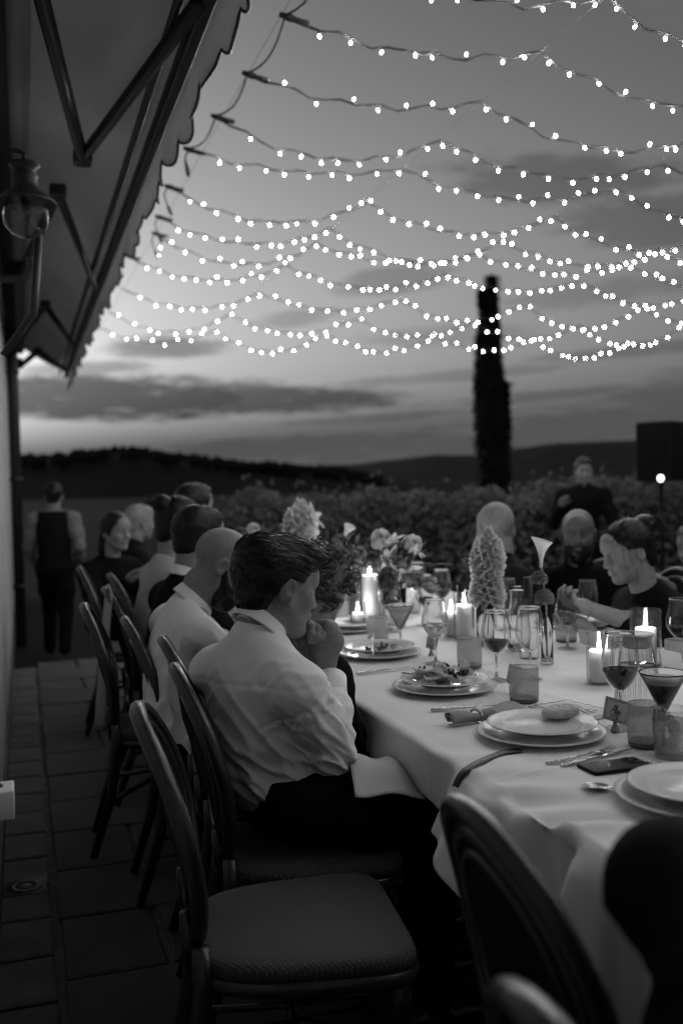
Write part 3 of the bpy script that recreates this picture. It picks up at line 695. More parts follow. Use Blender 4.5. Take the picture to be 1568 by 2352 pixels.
# the cloth: one sheet over top and both long sides, hem higher where laps push it in
def hem(yv): return 0.30+0.33/(1+math.exp(-(yv-1.76)/0.05))-0.0
_r1 = random.Random(3); _T1 = [_r1.random() for _ in range(512)]
def noise1(s):
    i = math.floor(s); f = s-i; f = f*f*(3-2*f); a, b = _T1[i & 511], _T1[(i+1) & 511]; return a+(b-a)*f-.5
def cloth():
    ny = 560; nt = 96; nd_ = 26
    ys = np.concatenate([np.linspace(TY0, 2.4, 330), np.linspace(2.41, TY1, ny-330)])
    b = MB(); rows = []
    for yv in ys:
        near = math.exp(-((yv-1.62)/0.34)**2); r_ = []
        fw = noise1
        f1 = 0.020*math.sin(yv*11+1.5*math.sin(yv*2.3))+0.03*fw(yv*6)
        w_ = math.sin(yv*21+2.4*math.sin(yv*5.1)); f2 = near*(0.095*(math.copysign(abs(w_)**.55, w_))+0.03*math.sin(yv*47+1+3*fw(yv*4)))
        hz = hem(yv)
        for k in range(nd_):                     # left drop, from hem up
            t = k/(nd_-1); z = hz+(TZT-0.012-hz)*t; a = (1-t)
            x = TX0-0.012-0.015*a-(f1+0.02)*a**0.8*1.0-(f2+0.03*near)*a**0.45
            if yv > 1.85: x += 0.02*a*min(1, (yv-1.85)/0.3)
            r_.append((x, yv+0.02*math.sin(z*14+yv*3)*a*near, z))
        for k in range(nt):
            t = k/(nt-1); x = TX0+(TX1-TX0)*t
            e = math.exp(-((x-TX0)/0.05)**2); e2 = math.exp(-((x-TX0)/0.16)**2)
            z = TZT+0.0035*fw(yv*5+x*7)+0.014*near*e2*math.sin(yv*21+2.4*math.sin(yv*5.1)+x*5)+0.008*near*e2*math.sin(yv*47+x*22)+0.012*near*e2*fw(yv*16+x*11)-0.006*e+0.0022*math.exp(-((x-1.47)/.008)**2)+0.0018*math.exp(-((((yv+.25) % .62)-.31)/.009)**2)+0.0030*abs(fw(yv*2.2+x*4.5))+0.0016*math.sin(x*31+yv*17+4*fw(yv*3))*abs(fw(x*6+yv*2))*2
            r_.append((x-0.002*e*0, yv, z))
        for k in range(nd_):
            t = k/(nd_-1); z = TZT-0.012-(TZT-0.35)*t; r_.append((TX1+0.012+0.02*t+0.02*t*math.sin(yv*12), yv, z))
        rows.append(r_)
    m_ = len(rows[0]); 
    for r_ in rows: b.v += r_
    for i in range(len(rows)-1):
        for j in range(m_-1): b.f.append((i*m_+j, (i+1)*m_+j, (i+1)*m_+j+1, i*m_+j+1))
    return b
cl = cloth().build('tablecloth', M_cloth); solidify(cl, 0.0015, 0)
tag(cl, 'long white tablecloth hanging in folds over the dining table', 'tablecloth')
def onT(x, y, dz=0.0):
    p = PZ(x, y, TZT+0.003); return np.array([p[0], p[1], TZT+0.003+dz])

# ---- place settings
def beadring(b, r, z, n, s):
    for k in range(n):
        a = 2*PI*k/n; b.add(icoV*s+np.array([r*math.cos(a), r*math.sin(a), z]), icoF)
chm = MB().lathe([(0, .004), (0.098, .004), (0.11, .006), (0.125, .010), (0.1262, .0112), (0.131, .0108), (0.1322, .0128), (0.137, .0124), (0.1382, .0142), (0.143, .0138), (0.1442, .0152), (0.150, .0150), (0.157, .0178), (0.160, .0168), (0.158, .014), (0.12, .006), (0.1, .0), (0, .0)], 64)
beadring(chm, 0.1575, 0.0172, 90, 0.0022); CH = chm.mesh('charger_plate')
dpm = MB().lathe([(0, .006), (0.082, .006), (0.090, .008), (0.097, .0145), (0.1, .016), (0.130, .0205), (0.135, .0215), (0.137, .0200), (0.134, .018), (0.1, .011), (0.08, .0), (0, .0)], 64)
beadring(dpm, 0.134, 0.0212, 84, 0.0017); DPm = dpm.mesh('dinner_plate')
def place(x, y, who, dinner=True, sc=1.0):
    p = onT(x, y); o = obj('charger_plate', CH, M_china, None, p); o.scale = (sc,)*3
    tag(o, 'white beaded charger plate '+who, 'plate', 'charger plates')
    if dinner:
        q = p+np.array([0.004, 0.003, 0.0155*sc]); d = obj('dinner_plate', DPm, M_china, None, q); d.scale = (sc,)*3
        tag(d, 'white rimmed dinner plate '+who, 'plate', 'dinner plates'); return q
    return p
p0 = place(1243, 1690, 'holding a torn bread roll')
p1 = place(1020, 1583, 'heaped with salad leaves and a fork')
p2 = place(868, 1504, 'of meat scraps with a fork upright on it')
pm1 = place(1602, 1838, 'left clean beside the spoon')
p3 = place(800, 1447, 'in front of the curly-haired guest')
pr = place(1312, 1438, 'across the table behind the slim vase')
def bread():
    s = Sculpt((-.06, -.05, -.02), (.06, .05, .06), 0.0022)
    s.ell((0, 0, 0.010), (.050, .034, .026), .01).ell((.02, .005, .012), (.034, .028, .02), .01)
    s.all(lambda g, F_: np.maximum(np.maximum(F_, g[..., 2]-.027+.012*(fbm(g*110, 3)-.45)), -g[..., 2]-.004))
    return s.mesh('crust')
t = thing('bread_roll', 'torn half of a bread roll on the dinner plate', 'bread', p0+np.array([0.082, 0.055, 0.017]), 0.2); t.scale = (1.05, 1.1, .72)
obj('crust', bread(), mat('bread', 0.48, 0.75, 0.3, var=0.25, vscale=60, bump=0.5, bscale=140), t)
def leafpiece(w, l, seed, curl=0.02):
    r = np.random.RandomState(seed); ph = r.rand(4)*6; b = MB()
    def fn(u, v):
        a = (u-.5)*2; wd = w*(math.sin(PI*min(1, max(0, .08+.9*v)))**.6); x = (v-.5)*l; y = a*wd*.5
        return (x, y+0.004*math.sin(v*20+ph[0]), 0.004+curl*(a*a)*(.6+.4*math.sin(v*7+ph[1]))+curl*.5*math.sin(v*5+ph[2])**2+0.004*math.sin(a*9+v*13+ph[3]))
    b.grid(fn, 10, 12); return b
sal = thing('salad', 'heap of pale dressed salad leaves on the dinner plate', 'food', p1+np.array([0, 0, 0.007]))
for k in range(11):
    a = RNG.uniform(0, 6.28); rr = RNG.uniform(0, .08); o = leafpiece(RNG.uniform(.06, .095), RNG.uniform(.08, .13), k, RNG.uniform(.010, .022)).build('salad_leaf', M_food, sal, (rr*math.cos(a), rr*math.sin(a)*.9, 0.002+RNG.uniform(0, .018)), rot=(RNG.uniform(-.3, .3), RNG.uniform(-.3, .3), a*2))
for k in range(7):
    a = RNG.uniform(0, 6.28); rr = RNG.uniform(0.03, .09)
    leafpiece(.02, RNG.uniform(.02, .04), 60+k, .012).build('dark_scrap', M_foodd, sal, (rr*math.cos(a), rr*math.sin(a), .024), rot=(RNG.uniform(-.8, .8), 0, a))
scr = thing('food_scraps', 'dark meat scraps left on the second guest plate', 'food', p2+np.array([0, 0, 0.007]))
for k in range(16):
    a = RNG.uniform(0, 6.28); rr = RNG.uniform(0, .08); o = obj('scrap', mkmesh('scrap', icoV*np.array([1, .7, .6])*(1+.5*(vnoise(icoV*3+k)-.5))[:, None], icoF), M_foodd if k % 3 else M_food, scr, (rr*math.cos(a), rr*math.sin(a), .006)); o.scale = (RNG.uniform(.006, .014),)*3
# cutlery, lying along local x
def knife():
    b = MB(); 
    b.tube([(-.12, 0, .006), (-.115, 0, .006), (-.06, 0, .0065), (0.0, 0, .006), (0.012, 0, .005)], [.005, .0075, .0068, .005, .004], 8, flat=.62); n = b
    bl = MB(); bl.grid(lambda u, v: (0.01+.105*v, (.009*(1-.1*v)-(.018 if v > .9 else 0)*(v-.9)*5)*(u-.35)*1.3, .0052+.0006*math.sin(PI*u)), 5, 14)
    return b, bl
def fork():
    b = MB(); b.tube([(-.105, 0, .006), (-.1, 0, .006), (-.05, 0, .005), (0.02, 0, .006), (.04, 0, .009)], [.004, .0065, .005, .0028, .0032], 8, flat=.55)
    b.grid(lambda u, v: (.038+.03*v, (.004+.008*math.sin(min(1, v*1.25)*PI/2))*(u-.5)*2, .009-.004*math.sin(v*PI/2)+.0015*(u-.5)**2*4), 7, 8)
    tn = MB()
    for k in range(4):
        yy = (k-1.5)*.0064; tn.tube([(.066, yy, .005), (.085, yy, .0055), (.105, yy*.96, .0105), (.108, yy*.95, .0115)], [.0019, .0018, .0012, .0006], 6)
    return b, tn
def spoon():
    b = MB(); b.tube([(-.105, 0, .006), (-.1, 0, .006), (-.05, 0, .005), (0.02, 0, .006), (.04, 0, .008)], [.004, .0068, .005, .003, .0032], 8, flat=.55)
    bo = MB(); bo.grid(lambda u, v: (.036+.06*v, .02*math.sin(PI*min(.98, .04+v*.94))**.65*(u-.5)*2, .008-.008*math.sin(PI*v)*(1-((u-.5)*2)**2)), 11, 12)
    return b, bo
KM = [q.mesh(n) for q, n in zip(knife(), ('handle', 'blade'))]; FM = [q.mesh(n) for q, n in zip(fork(), ('handle', 'tines'))]; SM = [q.mesh(n) for q, n in zip(spoon(), ('handle', 'bowl'))]
def cutlery(kind, a, b_, label, dz=0.0, tilt=0.0, ctr=None):
    A, B = onT(*a), onT(*b_); d = B-A; ang = math.atan2(d[1], d[0]); c = (A+B)/2 if ctr is None else ctr
    t = thing(kind, label, kind, c+np.array([0, 0, dz]), ang); t.rotation_euler = (0, tilt, ang)
    for me, nm in zip({'knife': KM, 'fork': FM, 'spoon': SM}[kind], ('handle', {'knife': 'blade', 'fork': 'tines', 'spoon': 'bowl'}[kind])): obj(nm, me, M_steel, t)
    return t
cutlery('knife', (1000, 1635), (1165, 1622), 'table knife lying beside the salad plate')
cutlery('knife', (833, 1549), (945, 1535), 'table knife below the plate of meat scraps')
cutlery('fork', (1240, 1762), (1420, 1722), 'dinner fork lying between bread plate and phone')
cutlery('knife', (1262, 1772), (1480, 1718), 'table knife half under the black phone')
cutlery('spoon', (1600, 1786), (1545, 1772), 'spoon on the cloth beside the empty plate')
cutlery('spoon', (1500, 1826), (1392, 1815), 'teaspoon with its bowl showing under the empty charger')
cutlery('fork', (0, 0), (1, 0), 'fork left across the salad leaves', ctr=p1+np.array([-.02, 0.02, .032])).rotation_euler = (0, .12, 2.6)
f2 = cutlery('fork', (0, 0), (1, 0), 'fork resting tines up on the plate of scraps', ctr=p2+np.array([-.05, -.07, .03])); f2.rotation_euler = (0, -.22, 1.25)
cutlery('fork', (1233, 1648), (1258, 1636), 'fork tips peeping out behind the charger with bread', ctr=p0+np.array([-.02, .155, -.008])).rotation_euler = (0, 0, 0.35)
# folded grey napkin with its ring
nk = thing('napkin', 'grey linen napkin gathered in a ring between two settings', 'napkin', onT(1105, 1658), 0.0)
c = onT(1105, 1658); e0 = onT(1025, 1668)-c; e1 = onT(1228, 1642)-c
ax = (e1-e0)/np.linalg.norm(e1-e0); pr_ = np.array([-ax[1], ax[0], 0]); LN = np.linalg.norm(e1-e0)
def _flap(u, v):
    A_, B_, C_, D_ = (onT(1108, 1652)-c, onT(1168, 1620)-c, onT(1229, 1640)-c, onT(1140, 1662)-c)
    p = (A_*(1-u)+B_*u)*(1-v)+(D_*(1-u)+C_*u)*v; return tuple(p+np.array([0, 0, .010+.008*math.sin(PI*u)+.004*math.sin(v*6)]))
solidify(MB().grid(_flap, 12, 12).build('flap', M_napkin, nk), .0025)
def _roll(u, v):
    a = u*2*PI*1.75; r = .0055+.0125*u; q = e0+ax*LN*(.02+.5*v); sq = 1-.35*math.exp(-((v-.62)/.18)**2)
    w_ = .004*math.sin(a*2+v*5)*(1-v); return tuple(q+pr_*(r*1.5*sq+w_)*math.cos(a)+np.array([0, 0, .019*sq+.002+(r*sq)*math.sin(a)*1.0]))
solidify(MB().grid(_roll, 60, 16).build('folded_cloth', M_napkin, nk), .0018)
rg = e0+ax*LN*.33
MB().tube([rg+pr_*.03*math.cos(k*PI/12)+np.array([0, 0, .016+.018*math.sin(k*PI/12)]) for k in range(24)], .003, 6, closed=True).build('ring', M_gold, nk)
# phone
c = onT(1412, 1764); u1 = onT(1325, 1772)-c; u2 = onT(1490, 1772)-c
pa = math.atan2((onT(1480, 1760)-onT(1345, 1778))[1], (onT(1480, 1760)-onT(1345, 1778))[0])
ph = thing('phone', 'black smartphone lying face down on the cloth', 'phone', c+np.array([0, 0, .0045]), pa)
M_ph = mat('phone_shell', 0.006, 0.55, 0.12)
MB().box((0, 0, 0), (.150, .074, .0082), .0038).build('shell', M_ph, ph)
MB().box((.05, .012, .0049), (.036, .038, .0026), .001).build('camera_island', mat('camera_glass', 0.01, 0.1, 0.6), ph)
for dx, dy in ((.041, .021), (.041, .003), (.059, .012)): MB().lathe([(.0055, 0), (.0055, .0022), (.0042, .0024), (0, .0014)], 12, (dx, dy, .0062)).build('lens', M_ph, ph)
lg = MB(); pts = [(.0062*math.cos(a)*(1-.12*math.cos(2*a)), .0062*math.sin(a)) for a in np.linspace(0, 2*PI, 20, endpoint=False)]
lg.add([(-.012+x, y, .0043) for x, y in pts], [tuple(range(20))]).add([(-.004+.002*math.cos(a), .0005+.0012*math.sin(a), .0043) for a in np.linspace(0, 2*PI, 8, endpoint=False)], [tuple(range(8))])
lg.build('emblem', mat('emblem_foil', 0.06, 0.25, 0.5, 0.6), ph)
# black ribbon across the table edge
rb = [PZ(1195, 1722, TZT+.006), PZ(1150, 1730, TZT+.006)]; yr = rb[1][1]-0.06
rb += [np.array([TX0+.01, yr, TZT+.003]), np.array([TX0-.03, yr-.012, TZT-.02]), np.array([TX0-.05, yr-.02, TZT-.07]), np.array([TX0-.065, yr-.03, TZT-.15]), np.array([TX0-.07, yr-.035, TZT-.2])]
rc = catmull(rb, 6); b = MB()
for q in rc: b.v += [(q[0], q[1]-.015, q[2]), (q[0], q[1]+.015, q[2]+.0005)]
for i in range(len(rc)-1): b.f.append((2*i, 2*i+1, 2*i+3, 2*i+2))
tag(solidify(b.build('ribbon', M_dark), .0012, 0), 'black satin ribbon hanging over the table edge', 'ribbon')
# menu sheet
ms = thing('menu_sheet', 'printed paper menu with wavy border under the charger', 'paper', onT(1320, 1632), rad(12))
def _ms(u, v): return ((u-.5)*.15, (v-.5)*.22, .001+.004*(u*v)**2)
solidify(MB().grid(_ms, 8, 8).build('sheet', mat('menu_paper', 0.66, 0.85, 0.2), ms), .0005)
b = MB(); b.tube([(.062*math.copysign(1, math.cos(a))*min(1, abs(math.cos(a))*1.5)+.003*math.sin(a*23), .095*math.copysign(1, math.sin(a))*min(1, abs(math.sin(a))*1.5)+.003*math.cos(a*19), .0052) for a in np.linspace(0, 2*PI, 90, endpoint=False)], .0005, 4, closed=True); b.build('border_line', M_ink, ms)
b = MB()
for k in range(11): 
    hw = RNG.uniform(.012, .034); b.tube([(-hw, .06-k*.012, .005), (hw, .06-k*.012, .005)], .0006, 4)
b.build('printed_lines', M_ink, ms)

# place cards ------------------------------------------------------------
def stroke(b, pts, s, ox, oy, r=.0009):
    P_ = catmull([(0, x*s+ox, y*s+oy) for x, y in pts], 4); b.tube(P_, r, 4)
LET = {'A': [[(0, 0), (.35, .55), (.62, 1.0), (.66, .5), (.72, .0)], [(.15, .38), (.5, .42), (.85, .45)]], 'l': [[(.0, .1), (.2, .6), (.28, .98), (.16, .9), (.1, .3), (.2, .02), (.34, .12)]],
       'e': [[(.0, .12), (.22, .24), (.3, .4), (.16, .44), (.06, .22), (.16, .02), (.36, .12)]], 'x': [[(.0, .4), (.14, .3), (.24, .06), (.4, .02)], [(.4, .42), (.2, .2), (.02, .0)]],
       'D': [[(.1, .95), (.06, .5), (.0, .0)], [(-.05, .92), (.4, .85), (.6, .5), (.4, .1), (.0, .02)]], 'a': [[(.36, .34), (.2, .44), (.04, .26), (.1, .04), (.28, .1), (.38, .4), (.36, .1), (.48, .06)]], 'n': [[(0, .4), (.04, .02), (.06, .24), (.2, .42), (.28, .3), (.3, .02), (.4, .08)]]}
WID = {'A': .78, 'l': .3, 'e': .34, 'x': .42, 'D': .68, 'a': .48, 'n': .42}
def place_card(xy, face, label, text='', turn=0.0, tilt=0.22):
    p = onT(*xy); t = thing('place_card', label, 'place card', p, (PI if face > 0 else 0)+turn, 'place cards')
    # card stands in the heart clip and faces local -x
    hd = thing_part = MB().box((0, 0, 0), (.0009, .098, .058)).build('card', M_card, t, (0.005, 0, .052), smooth=False, rot=(0, tilt, 0))
    b = MB(); pts = []
    for a in np.linspace(0, 2*PI, 72, endpoint=False):
        pts.append((-.0012, .041*math.copysign(1, math.cos(a))*min(1, abs(math.cos(a))*1.45)+.0016*math.sin(a*17), .023*math.copysign(1, math.sin(a))*min(1, abs(math.sin(a))*1.45)+.0014*math.cos(a*15)))
    b.tube(pts, .00055, 4, closed=True); b.build('wavy_border', M_ink, hd)
    if text:
        b = MB(); s = .021; w = sum(WID[c] for c in text)*s; ox = -w/2
        for c in text:
            # seen from local -x, the reading direction runs towards -y
            for st in LET[c]:
                P_ = catmull([(-.0014, -(x*s+ox), y*s-.008) for x, y in st], 4); b.tube(P_, .0008, 4)
            ox += WID[c]*s
        b.build('lettering', M_ink, hd)
    h = MB(); hp = []
    for a in np.linspace(0, 2*PI, 28, endpoint=False): hp.append((-.004, .0125*(math.sin(a)**3), .034+.0115*(.8125*math.cos(a)-.3125*math.cos(2*a)-.125*math.cos(3*a)-.0625*math.cos(4*a))))
    h.tube(hp, .0013, 6, closed=True).build('heart_clip', M_gold, t)
    MB().lathe([(.0125, 0), (.012, .003), (.008, .012), (.005, .02), (.0058, .023), (0, .024)], 8).build('holder_foot', M_gold, t)
place_card((1412, 1680), -1, 'place card reading Alex in a heart clip beside the beaded tumbler', 'Alex', 0.10)
place_card((1180, 1592), -1, 'place card lettered D half behind the beaded tumbler', 'Dan', 0.0)
place_card((990, 1506), -1, 'small place card standing behind the white-wine glass', '', 0.0)
place_card((1352, 1497), 1, 'blank back of a place card beyond the slim flower vase', '', 0.15)
place_card((1545, 1552), 1, 'blank back of a place card beside the water jug', '', 0.1)

# glassware ---------------------------------------------------------------
def prof_bowl(H, R_): return [(.004, .40*H), (.016, .415*H), (R_*.72, .50*H), (R_*.97, .60*H), (R_, .66*H), (R_*.93, .78*H), (R_*.83, .9*H), (R_*.76, H)]
def wine_glass(xy, label, H=.235, R_=.046, fill=0.0, liquid=None, sc=1.0):
    t = thing('wine_glass', label, 'wine glass', onT(*xy), 0, 'wine glasses')
    pb = prof_bowl(H, R_); oc = [(q[0], q[1]) for q in catmull([(r, z, 0) for r, z in pb], 4)]; MB().lathe([(0, oc[0][1]-.001)]+oc+[(R_*.757, H+.0006)]+[(max(r-.0011, .0005), z) for r, z in oc[::-1]]+[(0, oc[0][1]+.001)], 40).build('bowl', M_rg, t)
    MB().tube([(R_*.757*math.cos(a), R_*.757*math.sin(a), H) for a in np.linspace(0, 2*PI, 36, endpoint=False)], .0009, 5, closed=True).build('rim', M_rimglint, t)  # whitish rim: the bright edge highlight is put into its colour
    MB().lathe([(0, .012), (.005, .012), (.0038, .03), (.0036, .2*H), (.0042, .37*H), (.009, .405*H), (0, .41*H-.0035)], 14).build('stem', M_rg, t)
    MB().lathe([(.036, 0), (.0375, .0012), (.036, .002), (.02, .005), (.007, .010), (0, .0115), (0, .0)], 32).build('foot', M_rg, t)
    if fill:
        zf = (.415+fill)*H; pl = [(max(q[0]-.0016, .001), q[1]+.0015) for q in catmull([(r, z, 0) for r, z in pb], 4) if q[1] < zf]
        MB().lathe([(0, pl[0][1])]+pl+[(pl[-1][0]*1.0, zf), (0, zf)], 32).build('wine', liquid or M_red, t)
    return t
wine_glass((1425, 1672), 'large red-wine glass in front of the water jug', .245, .0475, .20)
wine_glass((1140, 1562), 'red-wine glass between two beaded tumblers', .222, .0475, .16)
wine_glass((1218, 1560), 'empty tall wine glass behind the beaded tumbler', .232, .047)
wine_glass((1000, 1524), 'white-wine glass in front of the pair of candles', .225, .046, .20, M_liq)
wine_glass((1303, 1490), 'wine glass beside the thistle flower vase', .22, .046, .13, M_liq)
wine_glass((1015, 1418), 'red-wine glass standing by the dark wine bottle', .225, .047, .15)
wine_glass((898, 1452), 'red-wine glass behind the pale cocktail', .225, .047, .19)
wine_glass((1562, 1528), 'red-wine glass beside the tall hurricane candle', .225, .047, .16)
wine_glass((760, 1410), 'wine glass near the far candles', .225, .046, .1, M_liq)
wine_glass((960, 1392), 'wine glass far down the table before the lilies', .225, .046)
wine_glass((1350, 1448), 'empty glass in front of the bearded guest', .21, .045)
wine_glass((838, 1418), 'white-wine glass close beside the far tall candle', .225, .046, .12, M_liq)
wine_glass((930, 1420), 'empty wine glass between the lilies and the candle pair', .23, .046)
wine_glass((740, 1428), 'wine glass just past the curly-haired diner', .225, .046, .14)
wine_glass((1165, 1448), 'wine glass behind the carafe at the flower spike', .22, .046)
wine_glass((975, 1436), 'red-wine glass behind the thin place card', .225, .046, .14)
def martini(xy, label, liq, foam, H=.178, R_=.056):
    t = thing('cocktail_glass', label, 'cocktail glass', onT(*xy), 0, 'cocktail glasses')
    MB().lathe([(0, .084), (.004, .085), (.010, .088), (R_*.97, H-.004), (R_, H), (R_-.0008, H+.0004), (R_*.97-.0013, H-.003), (.009, .0895), (0, .0885)], 40).build('bowl', M_rg, t)
    MB().lathe([(0, .01), (.005, .01), (.0036, .03), (.0038, .075), (.006, .083), (0, .0835)], 14).build('stem', M_rg, t)
    MB().lathe([(.037, 0), (.038, .0012), (.02, .004), (.006, .009), (0, .0095), (0, 0)], 32).build('foot', M_rg, t)
    z1, z2 = H-.026, H-.014; rr = lambda z: .010+(R_*.97-.010)*(z-.088)/(H-.004-.088)-.0022
    MB().lathe([(0, .094), (rr(.094), .094), (rr(z1), z1), (0, z1)], 36).build('drink', liq, t)
    MB().lathe([(0, z1+.0003), (rr(z1+.0003), z1+.0003), (rr(z2), z2), (0, z2)], 36).build('foam', foam, t)
M_coffee = mat('coffee_drink', 0.004, 0.3, 0.08); M_foam = mat('pale_foam', 0.42, 0.8, 0.2, var=.1, vscale=60); M_pale = milky('pale_cocktail', 0.6, 0.5, 0.2, 0.6)
martini((1524, 1716), 'dark coffee cocktail with pale foam in a cone glass', M_coffee, M_foam)
martini((920, 1497), 'pale cocktail in a cone glass beyond the scraps plate', M_pale, M_pale)
def tumbler_mesh(H=.102, R_=.0425):
    b = MB(); nb_, rows = 46, 17
    big = (5, 11)
    def fn(u, v):
        a = 2*PI*u; z = .012+(H-.014)*v; bump = 0
        if .03 < v < .97:
            k = (v-.03)/.94*rows; q = int(k); f = abs(math.sin(PI*(k-q))); isb = q in big; n = nb_*.7 if isb else nb_
            bump = (.0034 if isb else .0024)*f*(.35+.65*(.5+.5*math.cos(round(n)*a+(q % 2)*PI)))
        r = R_-.0025+bump; return (r*math.cos(a), r*math.sin(a), z)
    b.grid(fn, nb_*6, rows*6, True)
    return b.mesh('beaded_wall')
TUM = tumbler_mesh()
def tumbler(xy, label, sc=1.0):
    t = thing('tumbler', label, 'tumbler', onT(*xy), RNG.uniform(0, 6), 'beaded tumblers'); t.scale = (sc,)*3
    obj('beaded_wall', TUM, M_smoke, t)
    MB().lathe([(0, .001), (.038, 0), (.041, .003), (.0412, .011), (.039, .013), (0, .012)], 32).build('thick_base', mat('smoked_base', 0.09, 0.1, 0.5), t)
    MB().lathe([(.0385, .099), (.0405, .1015), (.0412, .099)], 32).build('rim', M_smoke, t)
tumbler((1482, 1712), 'beaded smoked tumbler standing before the coffee cocktail')
tumbler((1203, 1611), 'beaded smoked tumbler in front of the empty wine glass')
tumbler((1078, 1533), 'beaded smoked tumbler in front of the candle pair')
tumbler((868, 1473), 'beaded smoked tumbler beside the pale cocktail')
tumbler((1299, 1474), 'beaded smoked tumbler behind the thistle-side wine glass')
tumbler((1556, 1540), 'beaded smoked tumbler near the tall hurricane candle')
tumbler((780, 1430), 'beaded smoked tumbler near the curly-haired guest')
tumbler((816, 1410), 'beaded smoked tumbler before the far tall candle')
# water glass with ice
ig = thing('ice_glass', 'clear tumbler of iced water beside the beaded tumbler', 'glass', onT(1541, 1738))
MB().lathe([(0, .004), (.033, .004), (.036, 0), (.038, .004), (.041, .055), (.0425, .112), (.0415, .112), (.0395, .055), (.036, .010), (0, .009)], 36).build('glass_wall', M_glass2, ig)
M_ice = glass('ice', 0.80, 0.55, 1.8, 0.12)
for k in range(6): MB().box((0, 0, 0), (.024, .022, .022), .004).build('ice_cube', M_ice, ig, (RNG.uniform(-.016, .016), RNG.uniform(-.016, .016), .028+.013*k), rot=tuple(RNG.uniform(-.8, .8, 3)))
MB().lathe([(0, .011), (.035, .011), (.0385, .055), (.0397, .085), (0, .085)], 32).build('water', milky('cloudy_water', 0.6, 0.30, 0.1, 0.6), ig)
# water jug
jg = thing('water_jug', 'clear glass water jug with steel lid and handle', 'jug', onT(1463, 1634), rad(190))
jp = [(.058, 0), (.062, .004), (.061, .03), (.054, .10), (.045, .165), (.041, .185), (.043, .205)]
MB().lathe([(0, .003)]+jp, 40).build('glass_body', M_glass2, jg)
b = MB()
for k in range(26):
    a = 2*PI*k/26; b.tube([(r*math.cos(a)*1.004, r*math.sin(a)*1.004, z) for r, z in jp[1:5]], .0011, 4)
b.build('fluting', M_glass2, jg)
MB().lathe([(0, .006), (.056, .006), (.058, .03), (.052, .095), (.048, .13), (0, .13)], 36).build('water', glass('water', .93, .7, 1.5), jg)
MB().tube(catmull([(.04, 0, .19), (.075, 0, .19), (.088, 0, .16), (.085, 0, .1), (.062, 0, .06)], 6), .0058, 8).build('handle', M_glass2, jg)
MB().lathe([(0, .176), (.036, .176), (.0385, .18), (.0385, .206), (.047, .207), (.048, .211), (.046, .2135), (0, .2145)], 36).build('lid', mat('brushed_lid', 0.32, 0.3, 0.5, 0.9, var=.3, vscale=40), jg)
# candles -------------------------------------------------------------------
def flame_mesh(s=1.0):
    return MB().lathe([(0, 0), (.0035*s, .004*s), (.0055*s, .011*s), (.0048*s, .020*s), (.0025*s, .031*s), (0, .040*s)], 12).mesh('flame')
FLM = flame_mesh(1.15)
def candle(xy, label, h, r, gr=None, gh=None, group='pillar candles'):
    t = thing('candle', label, 'candle', onT(*xy), RNG.uniform(0, 6), group)
    z0 = .006 if gr else 0
    MB().lathe([(0, z0), (r*.98, z0), (r, z0+.003), (r, z0+h-.006), (r*.95, z0+h), (r*.8, z0+h-.003), (r*.35, z0+h-.009), (0, z0+h-.010)], 32).build('wax', M_wax, t)
    MB().tube([(0, 0, z0+h-.012), (.0005, 0, z0+h-.004), (.002, 0, z0+h+.003)], .0012, 6).build('wick', M_wick, t)
    obj('flame', FLM, M_flame, t, (.001, 0, z0+h-.002))
    if gr: MB().lathe([(0, .003), (gr*.9, .003), (gr, .006), (gr, gh-.002), (gr-.001, gh), (gr-.0025, gh-.002), (gr-.0025, .008), (0, .005)], 40).build('glass_cylinder', M_glass, t)
candle((1483, 1530), 'pillar candle burning in a tall clear hurricane glass', .125, .035, .052, .192)
candle((1376, 1568), 'short pillar candle burning in a clear glass by the red wine', .098, .031, .040, .155)
candle((1066, 1468), 'tall pillar candle burning behind the beaded tumbler', .135, .031, .044, .188)
candle((1036, 1462), 'thinner pillar candle close against the taller one', .10, .024, .033, .15)
candle((851, 1430), 'tall pillar candle burning in front of the roses', .215, .036, .052, .27)
candle((795, 1400), 'low candle in a glass past the scraps plate', .07, .026, .036, .12)
candle((770, 1385), 'low candle in a glass near the far flowers', .09, .026, .036, .14)
candle((905, 1385), 'small candle in a glass below the lilies', .06, .024, .034, .1)
candle((880, 1412), 'candle in a glass between the tall candle and the lilies', .10, .027, .037, .15)
candle((948, 1408), 'candle in a glass behind the lily vase', .11, .027, .037, .16)
candle((822, 1440), 'low candle in a glass beside the far beaded tumbler', .06, .025, .035, .11)
candle((1122, 1440), 'small candle in a glass beneath the tall white flower spike', .075, .026, .036, .12)
# bottles and carafe
def bottle(xy, label, prof, m, extra=None, name='bottle'):
    t = thing(name, label, name.split('_')[-1], onT(*xy)); MB().lathe(prof, 28).build('glass_body', m, t)
    if extra: MB().lathe(extra[0], 20).build(extra[1], extra[2], t)
    return t
WB = [(0, .002), (.034, 0), (.037, .004), (.037, .19), (.033, .208), (.018, .225), (.0145, .24), (.014, .285), (.016, .288), (.016, .298), (.013, .30)]
M_dg = mat('dark_bottle_glass', 0.008, 0.06, 0.5); M_foil = mat('bottle_foil', 0.02, 0.35, 0.5)
bottle((1070, 1442), 'dark wine bottle behind the tall flower spike', WB, M_dg, ([(.0152, .245), (.0152, .301), (0, .3015)], 'foil', M_foil), 'wine_bottle')
bottle((818, 1408), 'dark wine bottle beside the far tall candle', [(r, z*.95) for r, z in WB], M_dg, ([(.0155, .23), (.0155, .287), (0, .2875)], 'foil', M_foil), 'wine_bottle')
